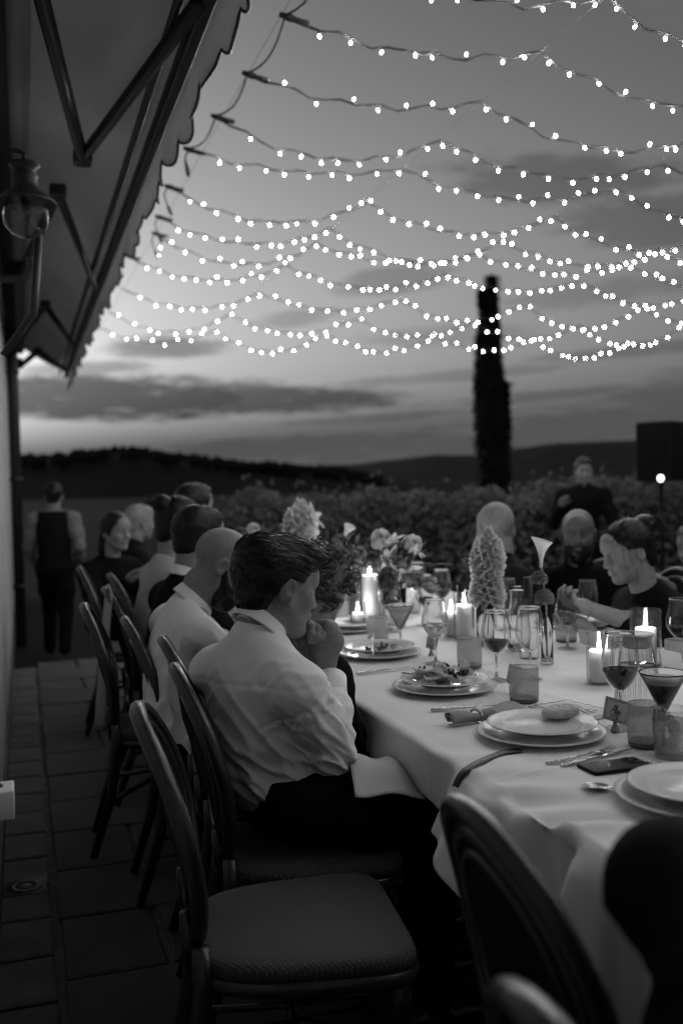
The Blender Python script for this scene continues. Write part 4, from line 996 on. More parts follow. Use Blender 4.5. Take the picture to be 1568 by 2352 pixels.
bottle((1215, 1512), 'clear square-shouldered bottle with a dark stopper sleeve', [(0, .003), (.033, 0), (.036, .004), (.036, .165), (.030, .185), (.017, .20), (.0145, .215), (.0145, .285)], M_glass2, ([(.0165, .22), (.0168, .29), (0, .291)], 'stopper_sleeve', mat('sleeve', .03, .4, .4)), 'bottle')
cf = thing('carafe', 'patterned clear glass carafe with flared lip', 'carafe', onT(1190, 1494))
MB().lathe([(0, .003), (.036, 0), (.041, .01), (.046, .06), (.043, .11), (.030, .165), (.0265, .195), (.030, .225), (.036, .242), (.0345, .242), (.0285, .225), (.025, .195), (.0285, .165), (.0415, .11), (.0445, .06), (.039, .012), (0, .010)], 36).build('glass_body', M_rg, cf)
b = MB()
for k in range(18):
    a = 2*PI*k/18; b.tube([(r*math.cos(a+z*9), r*math.sin(a+z*9), z) for r, z in [(.0415, .012), (.0465, .06), (.0435, .11), (.0305, .16)]], .0012, 4)
b.build('cut_pattern', M_glass2, cf)
# flowers -------------------------------------------------------------------
def petal(l, w, cup, n=7):
    return lambda u, v: (l*v, w*math.sin(PI*min(1, .06+.88*v))**.7*(u-.5), cup*v*v+.25*w*((u-.5)*2)**2*v)
def rose_mesh(R_=.035, seed=0):
    b = MB(); r = np.random.RandomState(seed)
    for ring, (n, op, l) in enumerate([(5, 1.05, 1.0), (5, .75, .85), (4, .45, .7), (3, .2, .6)]):
        for k in range(n):
            a = 2*PI*(k+ring*.5)/n+r.uniform(-.2, .2); L = R_*l*1.25; q = MB().grid(petal(L, L*1.25, L*.5), 6, 6); 
            T = Matrix.Rotation(a, 4, 'Z') @ Matrix.Rotation(-(PI/2-op), 4, 'Y')
            b.add([T @ Vector(p_) for p_ in q.v], q.f)
    return b.mesh('blossom')
ROSE = [rose_mesh(.036, i) for i in range(3)]
def floret_mesh(s=.018):
    b = MB()
    for k in range(5):
        T = Matrix.Rotation(2*PI*k/5, 4, 'Z') @ Matrix.Rotation(-.55, 4, 'Y'); q = MB().grid(petal(s, s*1.15, s*.2), 5, 5); b.add([T @ Vector(p_) for p_ in q.v], q.f)
    b.lathe([(0, .001), (s*.2, .003), (0, s*.3)], 6); return b.mesh('floret')
FLO = floret_mesh()
CALLA = MB()
def _ca(u, v):
    a = 2*PI*(u*1.06-.03); r = .006+.028*v**2.3; lip = .014*v**3*math.cos(a)
    return (r*math.cos(a)+.5*lip, r*math.sin(a), .085*v+lip*.55)
CALLA.grid(_ca, 30, 14); CALLA = CALLA.mesh('blossom')
def lily_mesh(L=.07):
    b = MB()
    for k in range(6):
        T = Matrix.Rotation(2*PI*k/6, 4, 'Z') @ Matrix.Rotation(-.85+(.2 if k % 2 else 0), 4, 'Y'); q = MB().grid(lambda u, v: (L*v, L*.36*math.sin(PI*min(1, .08+.9*v))**.8*(u-.5), -L*.35*v*v+.1*L*abs(u-.5)*2), 6, 8); b.add([T @ Vector(p_) for p_ in q.v], q.f)
    return b.mesh('blossom')
LILY = lily_mesh()
def fleaf(L=.1): return MB().grid(lambda u, v: (L*v, L*.26*math.sin(PI*min(1, .05+.93*v))*(u-.5), -.25*L*v*v+.06*L*abs(u-.5)), 5, 9).mesh('leaf')
FLEAF = fleaf()
def orient(o, d, tw=0.0):
    o.rotation_mode = 'QUATERNION'; o.rotation_quaternion = Vector([float(a) for a in d]).to_track_quat('Z', 'Y'); return o
def spike(t, base, top, n, r0, r1, m):
    base, top = np.array(base), np.array(top); ax = top-base; L = np.linalg.norm(ax); ax /= L
    u = np.cross(ax, [0, 1, 0]); u /= np.linalg.norm(u); w = np.cross(ax, u)
    MB().tube([base-ax*.12, base, top], [.004, .004, .0015], 6).build('flower_stem', M_leaf, t)
    for k in range(n):
        v = (k+.5)/n; a = k*2.399; d = u*math.cos(a)+w*math.sin(a)
        prof = np.interp(v, [0, .06, .3, .62, .8, .9, 1], [r0*.8, r0, r0, r0*.95, r0*.75, r1*.45, r1*.25])*(.9+.2*math.sin(k*7.7)); s = np.interp(v, [0, .75, .85, 1], [1.15, 1.0, .7, .45])
        o = obj('floret', FLO, m, t, base+ax*L*v+d*prof*.62); o.scale = (s*prof/.026+.5,)*3; orient(o, d+ax*.35)
def vase(t, r, h, m=None, flare=1.0): MB().lathe([(0, .004), (r*.95, 0), (r, .004), (r*1.0, h*.5), (r*flare, h), (r*flare-.002, h), (r-.003, h*.5), (r*.9, .01), (0, .01)], 28).build('vase', m or M_rg, t)
d1 = thing('flower_vase', 'tall spike of white blossoms in a clear vase', 'flowers', onT(1114, 1482))
vase(d1, .034, .16); spike(d1, (.008, 0, .16), (.022, 0, .455), 120, .046, .034, M_petal)
d2 = thing('flower_vase', 'calla lily and two thistle heads in a slim clear vase', 'flowers', onT(1256, 1526))
vase(d2, .0215, .215)
MB().tube(catmull([(0, 0, .02), (-.004, 0, .2), (-.012, 0, .30), (-.018, 0, .345)], 5), .0042, 8).build('flower_stem', M_petal2, d2)
o = obj('blossom', CALLA, M_petal, d2, (-.018, 0, .335)); o.scale = (.92, .92, 1.12); o.rotation_euler = (0.0, -.05, 2.4)
def thistle(t, c, R_, n=420):
    b = MB(); r = np.random.RandomState(3)
    d = r.normal(0, 1, (n, 3)); d /= np.linalg.norm(d, axis=1)[:, None]; d = d[d[:, 2] > -.55]
    b.add(icoV*R_*.6, icoF)
    for q in d: b.tube([q*R_*.5, q*R_*.85, q*R_*(.97+.08*r.rand())], [.0016, .0013, .0005], 3, cap=False)
    o = b.build('thistle_head', M_petal2, t, c)
    MB().tube([np.array(c)-np.array([0, 0, R_*.5]), np.array(c)*np.array([.5, .5, 0])+np.array([0, 0, .2]), (0, 0, .05)], .003, 6).build('flower_stem', M_leaf, t)
thistle(d2, (-.028, -.004, .295), .031); thistle(d2, (-.014, -.012, .228), .036)
def bouquet(xy, label, items, nleaf, R_=.13, H=.2, vr=.05):
    t = thing('flower_arrangement', label, 'flowers', onT(*xy), 0, 'flower arrangements along the table'); vase(t, vr, H*.7, M_rg, 1.15)
    for me, m, p_, s, d in items:
        MB().tube(catmull([(0, 0, H*.3), (np.array(p_)*np.array([.5, .5, 0])+np.array([0, 0, H*.8])), p_], 4), .003, 5).build('flower_stem', M_leaf, t)
        o = obj('blossom', me, m, t, p_); o.scale = (s,)*3; orient(o, d)
    for k in range(nleaf):
        a = RNG.uniform(0, 6.28); el_ = RNG.uniform(.1, 1.2); d = np.array([math.cos(a)*math.cos(el_), math.sin(a)*math.cos(el_), math.sin(el_)]); q = np.array([0, 0, H*.85])+d*R_*RNG.uniform(.3, .95)
        o = obj('leaf', FLEAF, M_leaf, t, q); o.rotation_mode = 'QUATERNION'; o.rotation_quaternion = Vector(d+RNG.normal(0, .3, 3)).to_track_quat('X', 'Z'); o.scale = (RNG.uniform(.6, 1.15),)*3
    return t
S = lambda a: np.array(a, float)
bouquet((905, 1440), 'low arrangement of open white lilies with dark leaves', [(LILY, M_petal, S((-.02, -.02, .30)), 1.1, (-.5, -1, .5)), (LILY, M_petal, S((.04, -.04, .25)), 1.15, (.5, -1, .3)), (LILY, M_petal, S((.0, .0, .37)), .95, (0, -.4, 1)), (LILY, M_petal, S((.085, -.02, .18)), 1.05, (.8, -1, .0)), (ROSE[0], M_petal2, S((-.09, 0, .28)), 1.2, (-.4, -.8, .8)), (ROSE[1], M_petal2, S((.13, -.03, .17)), 1.25, (.8, -.6, .3)), (LILY, M_petal, S((.10, .02, .33)), .9, (1, -.3, .6)), (ROSE[1], M_petal, S((.01, -.05, .29)), 1.7, (0, -1, .5)), (ROSE[2], M_petal, S((.05, -.05, .34)), 1.5, (.2, -1, .7)), (ROSE[0], M_petal, S((.05, -.06, .21)), 1.5, (.2, -1, .1)), (ROSE[2], M_petal2, S((-.06, -.02, .36)), 1.6, (-.3, -.8, .7)), (ROSE[0], M_petal2, S((-.05, -.05, .21)), 1.6, (-.3, -1, .1))], 34, .19, .24)
bouquet((790, 1405), 'arrangement of white roses among grey blooms', [(ROSE[0], M_petal, S((-.03, -.03, .33)), 1.35, (-.2, -1, .7)), (ROSE[1], M_petal, S((.045, -.04, .27)), 1.45, (.2, -1, .4)), (CALLA, M_petal, S((.0, 0, .36)), .9, (.5, -.3, 1)), (ROSE[2], M_petal2, S((-.11, -.02, .29)), 1.5, (-.6, -.8, .5)), (ROSE[0], M_petal2, S((-.07, -.05, .22)), 1.4, (-.4, -1, .2)), (ROSE[1], M_petal2, S((.10, -.05, .2)), 1.4, (.6, -1, .2)), (ROSE[2], M_petal2, S((.02, -.06, .2)), 1.3, (.1, -1, .1)), (ROSE[0], M_petal2, S((-.17, .02, .26)), 1.2, (-.9, -.5, .4))], 26, .2, .24)
d5 = thing('flower_arrangement', 'upright white flower spike rising behind the diner with swept hair', 'flowers', onT(692, 1392), 0, 'flower arrangements along the table')
vase(d5, .045, .17); spike(d5, (0, 0, .20), (.01, 0, .56), 90, .07, .06, M_petal)
o = obj('blossom', LILY, M_petal2, d5, (.055, 0, .46)); o.scale = (1.3,)*3; orient(o, (1, -.6, .6))
bouquet((600, 1385), 'loose arrangement of pale blooms near the bald guests', [(ROSE[k % 3], M_petal if k % 3 != 2 else M_petal2, S((-.18+.07*k, RNG.uniform(-.05, .05), .33+RNG.uniform(-.06, .06))), 1.3, (RNG.uniform(-.5, .5), -1, .8)) for k in range(7)], 20, .22, .26)
# ------------------------------------------------------------------ chairs
def weave():
    M = bpy.data.materials.new('woven_seat'); M.use_nodes = True; t = M.node_tree; b = t.nodes['Principled BSDF']
    tc = nd(t, 'ShaderNodeTexCoord'); mp = nd(t, 'ShaderNodeMapping'); mp.inputs['Rotation'].default_value = (0, 0, rad(45)); t.links.new(tc.outputs['Object'], mp.inputs[0])
    w1 = nd(t, 'ShaderNodeTexWave', bands_direction='X'); w2 = nd(t, 'ShaderNodeTexWave', bands_direction='Y')
    for w in (w1, w2): w.inputs['Scale'].default_value = 42; w.inputs['Distortion'].default_value = 0.4; t.links.new(mp.outputs[0], w.inputs['Vector'])
    mx = mth(t, 'MULTIPLY', w1.outputs['Fac'], w2.outputs['Fac'])
    n = nd(t, 'ShaderNodeTexNoise'); n.inputs['Scale'].default_value = 7; t.links.new(tc.outputs['Object'], n.inputs['Vector'])
    val = mth(t, 'MULTIPLY', mth(t, 'ADD', 0.022, mth(t, 'MULTIPLY', mx, 0.05)), mth(t, 'ADD', 0.6, mth(t, 'MULTIPLY', n.outputs['Fac'], 0.8)))
    cc = nd(t, 'ShaderNodeCombineColor')
    for i in range(3): t.links.new(val, cc.inputs[i])
    t.links.new(cc.outputs[0], b.inputs['Base Color']); b.inputs['Roughness'].default_value = 0.75; b.inputs['Sheen Weight'].default_value = 0.15
    bp = nd(t, 'ShaderNodeBump'); bp.inputs['Strength'].default_value = 0.6; bp.inputs['Distance'].default_value = 0.004; t.links.new(mx, bp.inputs['Height']); t.links.new(bp.outputs[0], b.inputs['Normal'])
    return M
M_seat = weave(); M_panel = mat('back_panel', 0.007, 0.8, 0.1, var=.2, vscale=20)
def chair_meshes():
    D = {}
    cz, hh, hw = .705, .235, .210
    def bp(a, s=1.0, off=0.0):
        y = hw*s*math.sin(a); z = cz+hh*s*math.cos(a)*(1.0 if math.cos(a) > 0 else 1.02)
        return (-.215-(z-.47)*.21+.045*(y/hw)**2+off, y, z)
    A = np.linspace(0, 2*PI, 56, endpoint=False)
    D['back_frame'] = MB().tube([bp(a) for a in A], .0155, 10, closed=True, flat=1.15, up=(1, 0, 0)).mesh('back_frame')
    D['inner_ring'] = MB().tube([bp(a, .84, .006) for a in A], .0125, 8, closed=True, up=(1, 0, 0)).tube([bp(a, .70, .004) for a in A], .008, 6, closed=True, up=(1, 0, 0)).mesh('inner_ring')
    b = MB(); n = len(A); b.v = [bp(0, 0.0, 0)]
    for s in (.35, .70, .98): b.v += [bp(a, s, -.002+.010*(1-s*s)) for a in A]
    for k in range(n):
        k2 = (k+1) % n; b.f.append((0, 1+k, 1+k2))
        for q in range(2): b.f.append((1+q*n+k, 1+(q+1)*n+k, 1+(q+1)*n+k2, 1+q*n+k2))
    b.v += [(x+.012, y, z) for x, y, z in b.v]; m_ = len(b.v)//2; b.f += [tuple(m_+i for i in reversed(f)) for f in b.f]
    D['back_panel'] = b.mesh('back_panel')
    def outline(a, s=1.0):
        c, s_ = math.cos(a), math.sin(a); e = .30 if c > 0 else .72
        x = .225*math.copysign(abs(c)**e, c)*s; w = .235-.035*(1-(x/s+.225)/.45); y = w*math.copysign(abs(s_)**(.30 if c > 0 else .6), s_)*s
        return x, y
    A2 = np.linspace(0, 2*PI, 72, endpoint=False); b = MB(); rows = []
    for s, z in ((0, .482), (.4, .481), (.8, .478), (.94, .474), (.985, .467), (1.0, .457), (.99, .446), (.9, .442), (0, .442)):
        if s == 0: b.v.append((0, 0, z)); rows.append([len(b.v)-1])
        else:
            i0 = len(b.v); b.v += [(*outline(a, s), z) for a in A2]; rows.append(list(range(i0, i0+72)))
    for r0, r1 in zip(rows[:-1], rows[1:]):
        for k in range(72):
            k2 = (k+1) % 72
            if len(r0) == 1: b.f.append((r0[0], r1[k], r1[k2]))
            elif len(r1) == 1: b.f.append((r0[k], r1[0], r0[k2]))
            else: b.f.append((r0[k], r1[k], r1[k2], r0[k2]))
    D['seat'] = b.mesh('seat')
    D['seat_rail'] = MB().tube([(*outline(a, .97), .427) for a in A2], .014, 8, closed=True, flat=1.25).mesh('seat_rail')
    D['fleg'] = MB().tube([(0, 0, .42), (0, 0, .36), (.006, 0, .2), (.012, 0, 0)], [.022, .021, .017, .013], 10).mesh('leg')
    D['rleg'] = MB().tube([(-.005, 0, .50), (0, 0, .42), (-.03, 0, .22), (-.10, 0, 0)], [.017, .021, .018, .014], 10).mesh('leg')
    D['stretcher'] = MB().tube(catmull([(.19, -.17, .20), (.07, -.07, .255), (-.03, -.045, .265), (-.21, -.15, .22)], 6), .0095, 8).tube(catmull([(.19, .17, .20), (.07, .07, .255), (-.03, .045, .265), (-.21, .15, .22)], 6), .0095, 8).tube([(-.01, -.05, .265), (-.01, .05, .265)], .009, 8).mesh('stretcher')
    D['upright'] = MB().tube([(-.215, 0, .44), (-.225, 0, .50), (-.232, 0, .56)], [.018, .017, .012], 8).mesh('upright')
    return D
CHD = chair_meshes()
def chair(x, y, ang, label):
    t = thing('dining_chair', label, 'chair', (x, y, 0.006), ang, 'oval-backed dining chairs')
    obj('seat', CHD['seat'], M_seat, t); obj('seat_rail', CHD['seat_rail'], M_wood, t)
    bf = obj('back_frame', CHD['back_frame'], M_wood, t); obj('inner_ring', CHD['inner_ring'], M_wood, bf); obj('back_panel', CHD['back_panel'], M_panel, t)
    for s in (-1, 1):
        obj('leg', CHD['fleg'], M_wood, t, (.185, s*.185, 0)); obj('leg', CHD['rleg'], M_wood, t, (-.2, s*.15, 0)); obj('upright', CHD['upright'], M_wood, t, (0, s*.115, 0))
    obj('stretcher', CHD['stretcher'], M_wood, t); return t
chair(.525, 2.03, rad(-7), 'empty oval-backed chair pulled out, its woven seat in full view')
chair(.665, 2.47, rad(-5), 'oval-backed chair under the diner in shirt sleeves with swept hair')
chair(.70, 2.95, rad(-4), 'oval-backed chair under the curly-haired diner')
chair(.64, 3.48, rad(-2), 'oval-backed chair under the bald man in the white shirt')
chair(.53, 3.97, rad(-5), 'oval-backed chair under the white-collared diner in black')
chair(.66, 4.60, rad(0), 'oval-backed chair with a pale shawl hung on it')
chair(.74, 5.33, rad(2), 'oval-backed chair far down beside the lamp-lit woman')
chair(.62, 5.92, rad(-4), 'oval-backed chair last in the row by the walking waiter')
chair(.885, 1.235, rad(-2), 'empty oval-backed chair tucked in beside the black ribbon')
chair(.715, .735, rad(0), 'oval-backed chair of the guest in the black jacket')
for yy, lb in ((3.45, 'oval-backed chair under the woman with gathered hair'), (4.75, 'oval-backed chair under the bearded guest'), (4.1, 'oval-backed chair under the bald guest in a suit')): chair(2.72, yy, PI, lb)

# ------------------------------------------------------------------ people
M_skin = mat('skin', 0.20, 0.55, 0.35, var=0.14, vscale=45, bump=.25, bscale=160, sss=0.12, sssr=0.01); M_skin2 = mat('pale_skin', 0.23, 0.55, 0.35, var=.12, vscale=45, bump=.25, bscale=160, sss=0.1, sssr=.01); M_skin3 = mat('deep_skin', 0.10, 0.5, 0.4, var=.12, vscale=30, sss=.1, sssr=.01)
M_hair = mat('dark_hair', 0.006, 0.42, 0.3, var=0.4, vscale=60); M_hair2 = mat('brown_hair', 0.12, 0.45, 0.4, var=0.4, vscale=50); M_hair3 = mat('fair_hair', 0.25, 0.5, 0.4, var=.3, vscale=50)
M_shirt = mat('white_shirt', 0.74, 0.8, 0.15, var=0.03, vscale=6, bump=0.10, bscale=14, sheen=.05)
M_black = mat('black_cloth', 0.006, 0.85, 0.06, var=.2, vscale=10, bump=.2, bscale=20); M_vest = mat('waistcoat_cloth', 0.008, 0.8, 0.08, var=.2, vscale=10, bump=.2, bscale=20); M_navy = mat('dark_suit', 0.008, 0.8, 0.08, var=.2, vscale=10, bump=.2, bscale=20)
M_dimshirt = mat('dimmed_white_shirt', 0.17, 0.8, 0.15, bump=.15, bscale=14); M_pale = mat('pale_blouse', 0.36, 0.8, 0.2, var=.06, vscale=8, bump=.2, bscale=15); M_trous = mat('black_trousers', 0.005, 0.85, 0.06, bump=.15, bscale=15); M_shoe = mat('black_leather', 0.012, .3, .5)  # waiter's white shirt darkened: the dim light on him is in its colour
M_eye = mat('eye_white', 0.6, .2, .5); M_iris = mat('iris', 0.015, .15, .5); M_tie = mat('patterned_tie', 0.10, .6, .3, var=.9, vscale=260, det=1)
nrm = lambda a: np.array(a, float)/np.linalg.norm(a)
def frame(J):
    up = nrm(J['neck']-J['pelvis']); le = J['shL']-J['shR']; le = nrm(le-up*(le@up)); fw = np.cross(le, up); return np.stack([fw, le, up], 1)
def join(parts):
    V = []; Fc = []; n = 0
    for v, f in parts:
        if len(v) == 0: continue
        V.append(v); Fc.append(f+n); n += len(v)
    return np.concatenate(V), np.concatenate(Fc)
def torso(s, J, inf, k=.07, wd=1.0):
    Rm = frame(J); fw, le, up = Rm.T; L = np.linalg.norm(J['neck']-J['pelvis']); mid = J.get('mid', J['pelvis']+up*L*.36-fw*.015)
    s.ell(J['pelvis'], (.118+inf, .17*wd+inf, .125+inf), k, Rm); s.ell(mid, (.108+inf, .148*wd+inf, .17+inf), k, Rm)
    ch = (J['shL']+J['shR'])/2-up*.075; ch = ch*.75+(J['pelvis']+(J['neck']-J['pelvis'])*.72)*.25
    s.ell(ch, (.112+inf, .162*wd+inf, .175+inf), k, Rm)
    s.cone(J['shR'], J['shL'], .058+inf, .058+inf, k*.8)
    for a in ('shL', 'shR'): s.cone(J['neck']-up*.02, J[a], .05+inf, .05+inf, k*.7)
def bounds(J, keys, m): P_ = np.array([J[k] for k in keys if k in J]); return P_.min(0)-m, P_.max(0)+m
HEADPARTS = dict()
def head_ops(s, c, Rm, sc=1.0, face=True, female=False):
    T = lambda p: c+Rm@(np.array(p, float)*sc); k = sc
    E = lambda p, r, kk=.015, mode='u': s.ell(T(p), [q*sc for q in r], kk*k, Rm, mode); C_ = lambda a, b, ra, rb, kk=.012: s.cone(T(a), T(b), ra*sc, rb*sc, kk*k)
    E((-.014, 0, .035), (.099, .077, .086)); E((.022, 0, -.005), (.074, .066, .092), .03)
    E((.03, 0, -.06), (.052, .050, .052), .03)
    for y in (-1, 1): C_((-.005, y*.056, -.04), (.058, y*.018, -.096), .017, .015, .03); E((.056, y*.043, -.022), (.026, .022, .024), .025)
    E((.073, 0, -.098), (.018, .022, .016), .02)
    C_((.080, -.036, .020), (.080, .036, .020), .013, .013, .018); E((.07, 0, .055), (.03, .05, .04), .03)
    for y in (-1, 1): s.ell(T((.098, y*.032, .002)), [.020*sc]*3, .012*k, None, 's')
    for y in (-1, 1): E((.072, y*.032, .002), (.017, .017, .0135), .004)
    C_((.088, 0, .014), (.109, 0, -.028), .008, .0115, .012)
    for y in (-1, 1): E((.096, y*.0125, -.034), (.012, .0085, .008), .008)
    E((.083, 0, -.058), (.016, .026, .014), .012); C_((.096, -.012, -.0565), (.096, .012, -.0565), .0048, .0048, .006); C_((.094, -.012, -.0685), (.094, .012, -.0685), .006, .006, .006)
    s.cone(T((.104, -.02, -.0622)), T((.104, .02, -.0622)), .0032*sc, .0032*sc, .003*k, 's')
    for y in (-1, 1):
        Re = Rm@np.array(Matrix.Rotation(y*.32, 3, 'Z') @ Matrix.Rotation(.22, 3, 'Y'))
        ec = T((-.014, y*.080, -.006)); s.ell(ec, (.0205*sc, .0095*sc, .033*sc), .005*k, Re)
        s.ell(T((-.009, y*.0915, .001)), (.0125*sc, .0085*sc, .021*sc), .002*k, Re, 's'); s.ell(T((-.0075, y*.084, -.024)), (.008*sc, .006*sc, .009*sc), .006*k, Re)
def hand_ops(s, wr, d, n, side, curl=.5):
    # d: direction along the palm, n: palm normal (the way the palm faces); thumb leaves the side of the palm
    d = nrm(d); n = nrm(n-d*(np.dot(n, d))); sd = np.cross(d, n)*side
    s.cone(wr, wr+d*.03, .026, .028, .02); s.cone(wr+d*.03-sd*.018, wr+d*.085-sd*.028, .018, .013, .02); s.cone(wr+d*.03+sd*.014, wr+d*.085+sd*.026, .018, .013, .02); s.cone(wr+d*.03, wr+d*.088, .021, .0135, .02)
    for i, (o, l) in enumerate(((.031, .068), (.0105, .078), (-.0105, .073), (-.030, .058))):
        b0 = wr+d*(.088-.004*abs(i-1))+sd*o; a = curl*(.55+.08*i); p = b0; dd = d; 
        for j, (f_, r0, r1) in enumerate(((.45, .0092, .0085), (.31, .0085, .0078), (.24, .0078, .0066))):
            an = a*(j+.7); dj = d*math.cos(an)+n*math.sin(an); q = p+dj*l*f_; s.cone(p, q, r0, r1, .004); p = q
    b0 = wr+d*.028+sd*.026; p1 = b0+nrm(d*.7+sd*.7+n*.3)*.038; p2 = p1+nrm(d*.9+sd*.2+n*.45)*.03; p3 = p2+nrm(d*.9-sd*.05+n*.5)*.024
    s.cone(b0, p1, .0145, .011, .014); s.cone(p1, p2, .011, .0095, .005); s.cone(p2, p3, .0095, .0075, .005)
def strands(name, V, Fc, m, parent, c, Rm, n, flow, L=(.025, .05), r=.0011, lift=.10, seed=1, org=None):
    low = ((V-c)@Rm)[:, 2]
    # fine locks lying along the hair surface
    rs = np.random.RandomState(seed); N = np.zeros_like(V); P_ = V[Fc]; fn = np.cross(P_[:, 1]-P_[:, 0], P_[:, 2]-P_[:, 0])
    for k in range(4): np.add.at(N, Fc[:, k], fn)
    N /= np.linalg.norm(N, axis=1)[:, None]+1e-9; idx = rs.randint(0, len(V), n); b = MB()
    for i in idx:
        p = V[i].copy(); nn = N[i]; l = (p-c)@Rm; g = Rm@np.array(flow(l, rs)); pts = [p+nn*.0005]; st = rs.uniform(*L)/5*(1.0 if l[2] > .045 else .38)
        up = rs.normal(lift, .05) if l[2] > .045 else .03
        for k in range(5):
            d = g-nn*(g@nn); d = d/(np.linalg.norm(d)+1e-6)+nn*(up-.11*k); p = p+d*st; pts.append(p.copy())
        b.tube([q-org for q in pts], [r, r, r*.9, r*.7, r*.45, r*.15], 3, cap=False)
    return tag(b.build(name, m, parent), kind='stuff')
def hair(parent, org, c, Rm, style, m, sc=1.0, h=.0035, seed=0):
    T = lambda p: c+Rm@(np.array(p, float)*sc); s = Sculpt(c-.17*sc, c+.17*sc, h)
    th = {'short': .010, 'quiff': .012, 'bun': .014, 'long': .016, 'curly': .02, 'buzz': .004}[style]
    s.ell(T((-.016, 0, .036)), [(q+th)*sc for q in (.099, .078, .086)], .01, Rm)
    if style == 'quiff':
        s.ell(T((.03, 0.0, .098)), (.082*sc, .062*sc, .036*sc), .03, Rm); s.ell(T((.082, -.012, .085)), (.036*sc, .045*sc, .026*sc), .025, Rm); s.ell(T((-.075, 0, .075)), (.05*sc, .06*sc, .045*sc), .03, Rm); s.ell(T((-.06, 0, -.03)), (.05*sc, .062*sc, .05*sc), .02, Rm)
    if style == 'short': s.ell(T((.03, 0, .09)), (.07*sc, .06*sc, .035*sc), .025, Rm); s.ell(T((-.06, 0, -.03)), (.05*sc, .062*sc, .05*sc), .02, Rm)
    if style in ('bun', 'long'): s.ell(T((-.06, 0, -.03)), (.06*sc, .07*sc, .07*sc), .02, Rm)
    if style == 'long': s.ell(T((-.07, 0, -.10)), (.05*sc, .085*sc, .10*sc), .04, Rm)
    zl = ([-.12, -.09, -.055, -.034, -.012, .03, .055, .085, .12], {'quiff': [-.07, -.085, -.075, .0, .028, .018, .048, .062, .07], 'short': [-.08, -.085, -.07, -.015, -.02, .01, .05, .065, .07], 'bun': [-.09, -.1, -.07, .012, .02, .025, .055, .07, .08], 'long': [-.22, -.22, -.22, -.2, -.1, .0, .05, .065, .075], 'curly': [-.1, -.1, -.09, -.05, -.03, .0, .05, .07, .075], 'buzz': [-.06, -.06, -.05, 0, 0, .02, .06, .07, .075]}[style])
    def cut(g, F_):
        q = (g-_v(c))@_v(Rm)/sc; n1 = fbm(q*np.array([30, 130, 130], np.float32)+seed, 2)-.4; line = np.interp(q[..., 0], *zl)+.010*(fbm(q*90+seed, 2)-.4)
        if style == 'buzz': n1 = n1*.2
        return np.maximum(F_-.006*n1, (line-q[..., 2])*.7)
    s.all(cut); V, Fc = s.vf()
    if not len(V): return None
    o = obj('hair', mkmesh('hair', V-org, Fc), m, parent)
    def fl(l, rs):
        x, y, z = l
        if style == 'quiff' and z > .03: return (1.0 if x < .09 else .6, -.25+rs.normal(0, .18), .25 if x > .03 else -.1)
        return (-.35+rs.normal(0, .1) if z < .05 else .5, np.sign(y)*.15, -1 if z < .06 else -.3)
    if style in ('quiff', 'short', 'bun'): strands('loose_locks', V, Fc, m, o, c, Rm, 1500 if style == 'quiff' else 500, fl, (.03, .06) if style == 'quiff' else (.03, .05), .0010, .085 if style == 'quiff' else .05, seed, org)
    if style == 'curly':
        b = MB(); rs = np.random.RandomState(seed); idx = rs.randint(0, len(V), 190)
        for i in idx:
            n_ = nrm(V[i]-c); dn = Rm@np.array([-.2, 0, -1.0]); ax_ = nrm(dn-n_*(dn@n_)*.8+rs.normal(0, .35, 3)); u = nrm(np.cross(ax_, n_)); w = np.cross(ax_, u); R0 = rs.uniform(.009, .017); turns = rs.uniform(1.0, 1.9); LL = rs.uniform(.035, .065); p = V[i]+n_*rs.uniform(-.008, .004); N_ = 14; ph = rs.uniform(0, 6)
            for sub in range(6):
                o1 = rs.normal(0, .0022, 3); b.tube([p-org+o1+(u*math.cos(t_+ph)+w*math.sin(t_+ph))*R0*(1+.12*math.sin(sub*2.1))+ax_*LL*(k/N_)+n_*.006*math.sin(k/N_*3) for k, t_ in enumerate(np.linspace(0, turns*2*PI, N_))], [.0012]*(N_-2)+[.0009, .0004], 3, cap=False)
        tag(b.build('curls', m, o), kind='stuff')
    if style == 'bun':
        b = MB(); rs = np.random.RandomState(seed)
        s2 = Sculpt(T((-.10, 0, .09))-.08, T((-.10, 0, .09))+.08, .004); s2.ell(T((-.10, 0, .085)), (.05*sc, .058*sc, .045*sc), .01, Rm); s2.all(lambda g, F_: F_-.010*(fbm(g*55, 2)-.4)); v2, f2_ = s2.vf(); obj('bun', mkmesh('bun', v2-org, f2_), m, o)
        for k in range(90):
            a = rs.uniform(0, 2*PI); p = T((-.10+.05*math.cos(a), .058*math.sin(a), .085+rs.uniform(-.02, .03))); b.tube([p-org, p-org+Rm@np.array([-.01, .02*math.sin(a*3), .016]), p-org+Rm@np.array([-.02+rs.normal(0, .01), .04*math.sin(a*3), .012+rs.normal(0, .012)])], [.0014, .001, .0004], 3)
        for y in (-1, 1):
            for k in range(2):
                p = T((.055-.03*k, y*.072, .035-.003*k)); b.tube(catmull([p-org, p-org+Rm@np.array([.012, y*.006, -.05]), p-org+Rm@np.array([.004+rs.normal(0, .006), y*.004, -.10]), p-org+Rm@np.array([.014, y*.0, -.145-.01*k])], 4), .0008, 4)
        tag(b.build('stray_locks', m, o), kind='stuff')
    return o
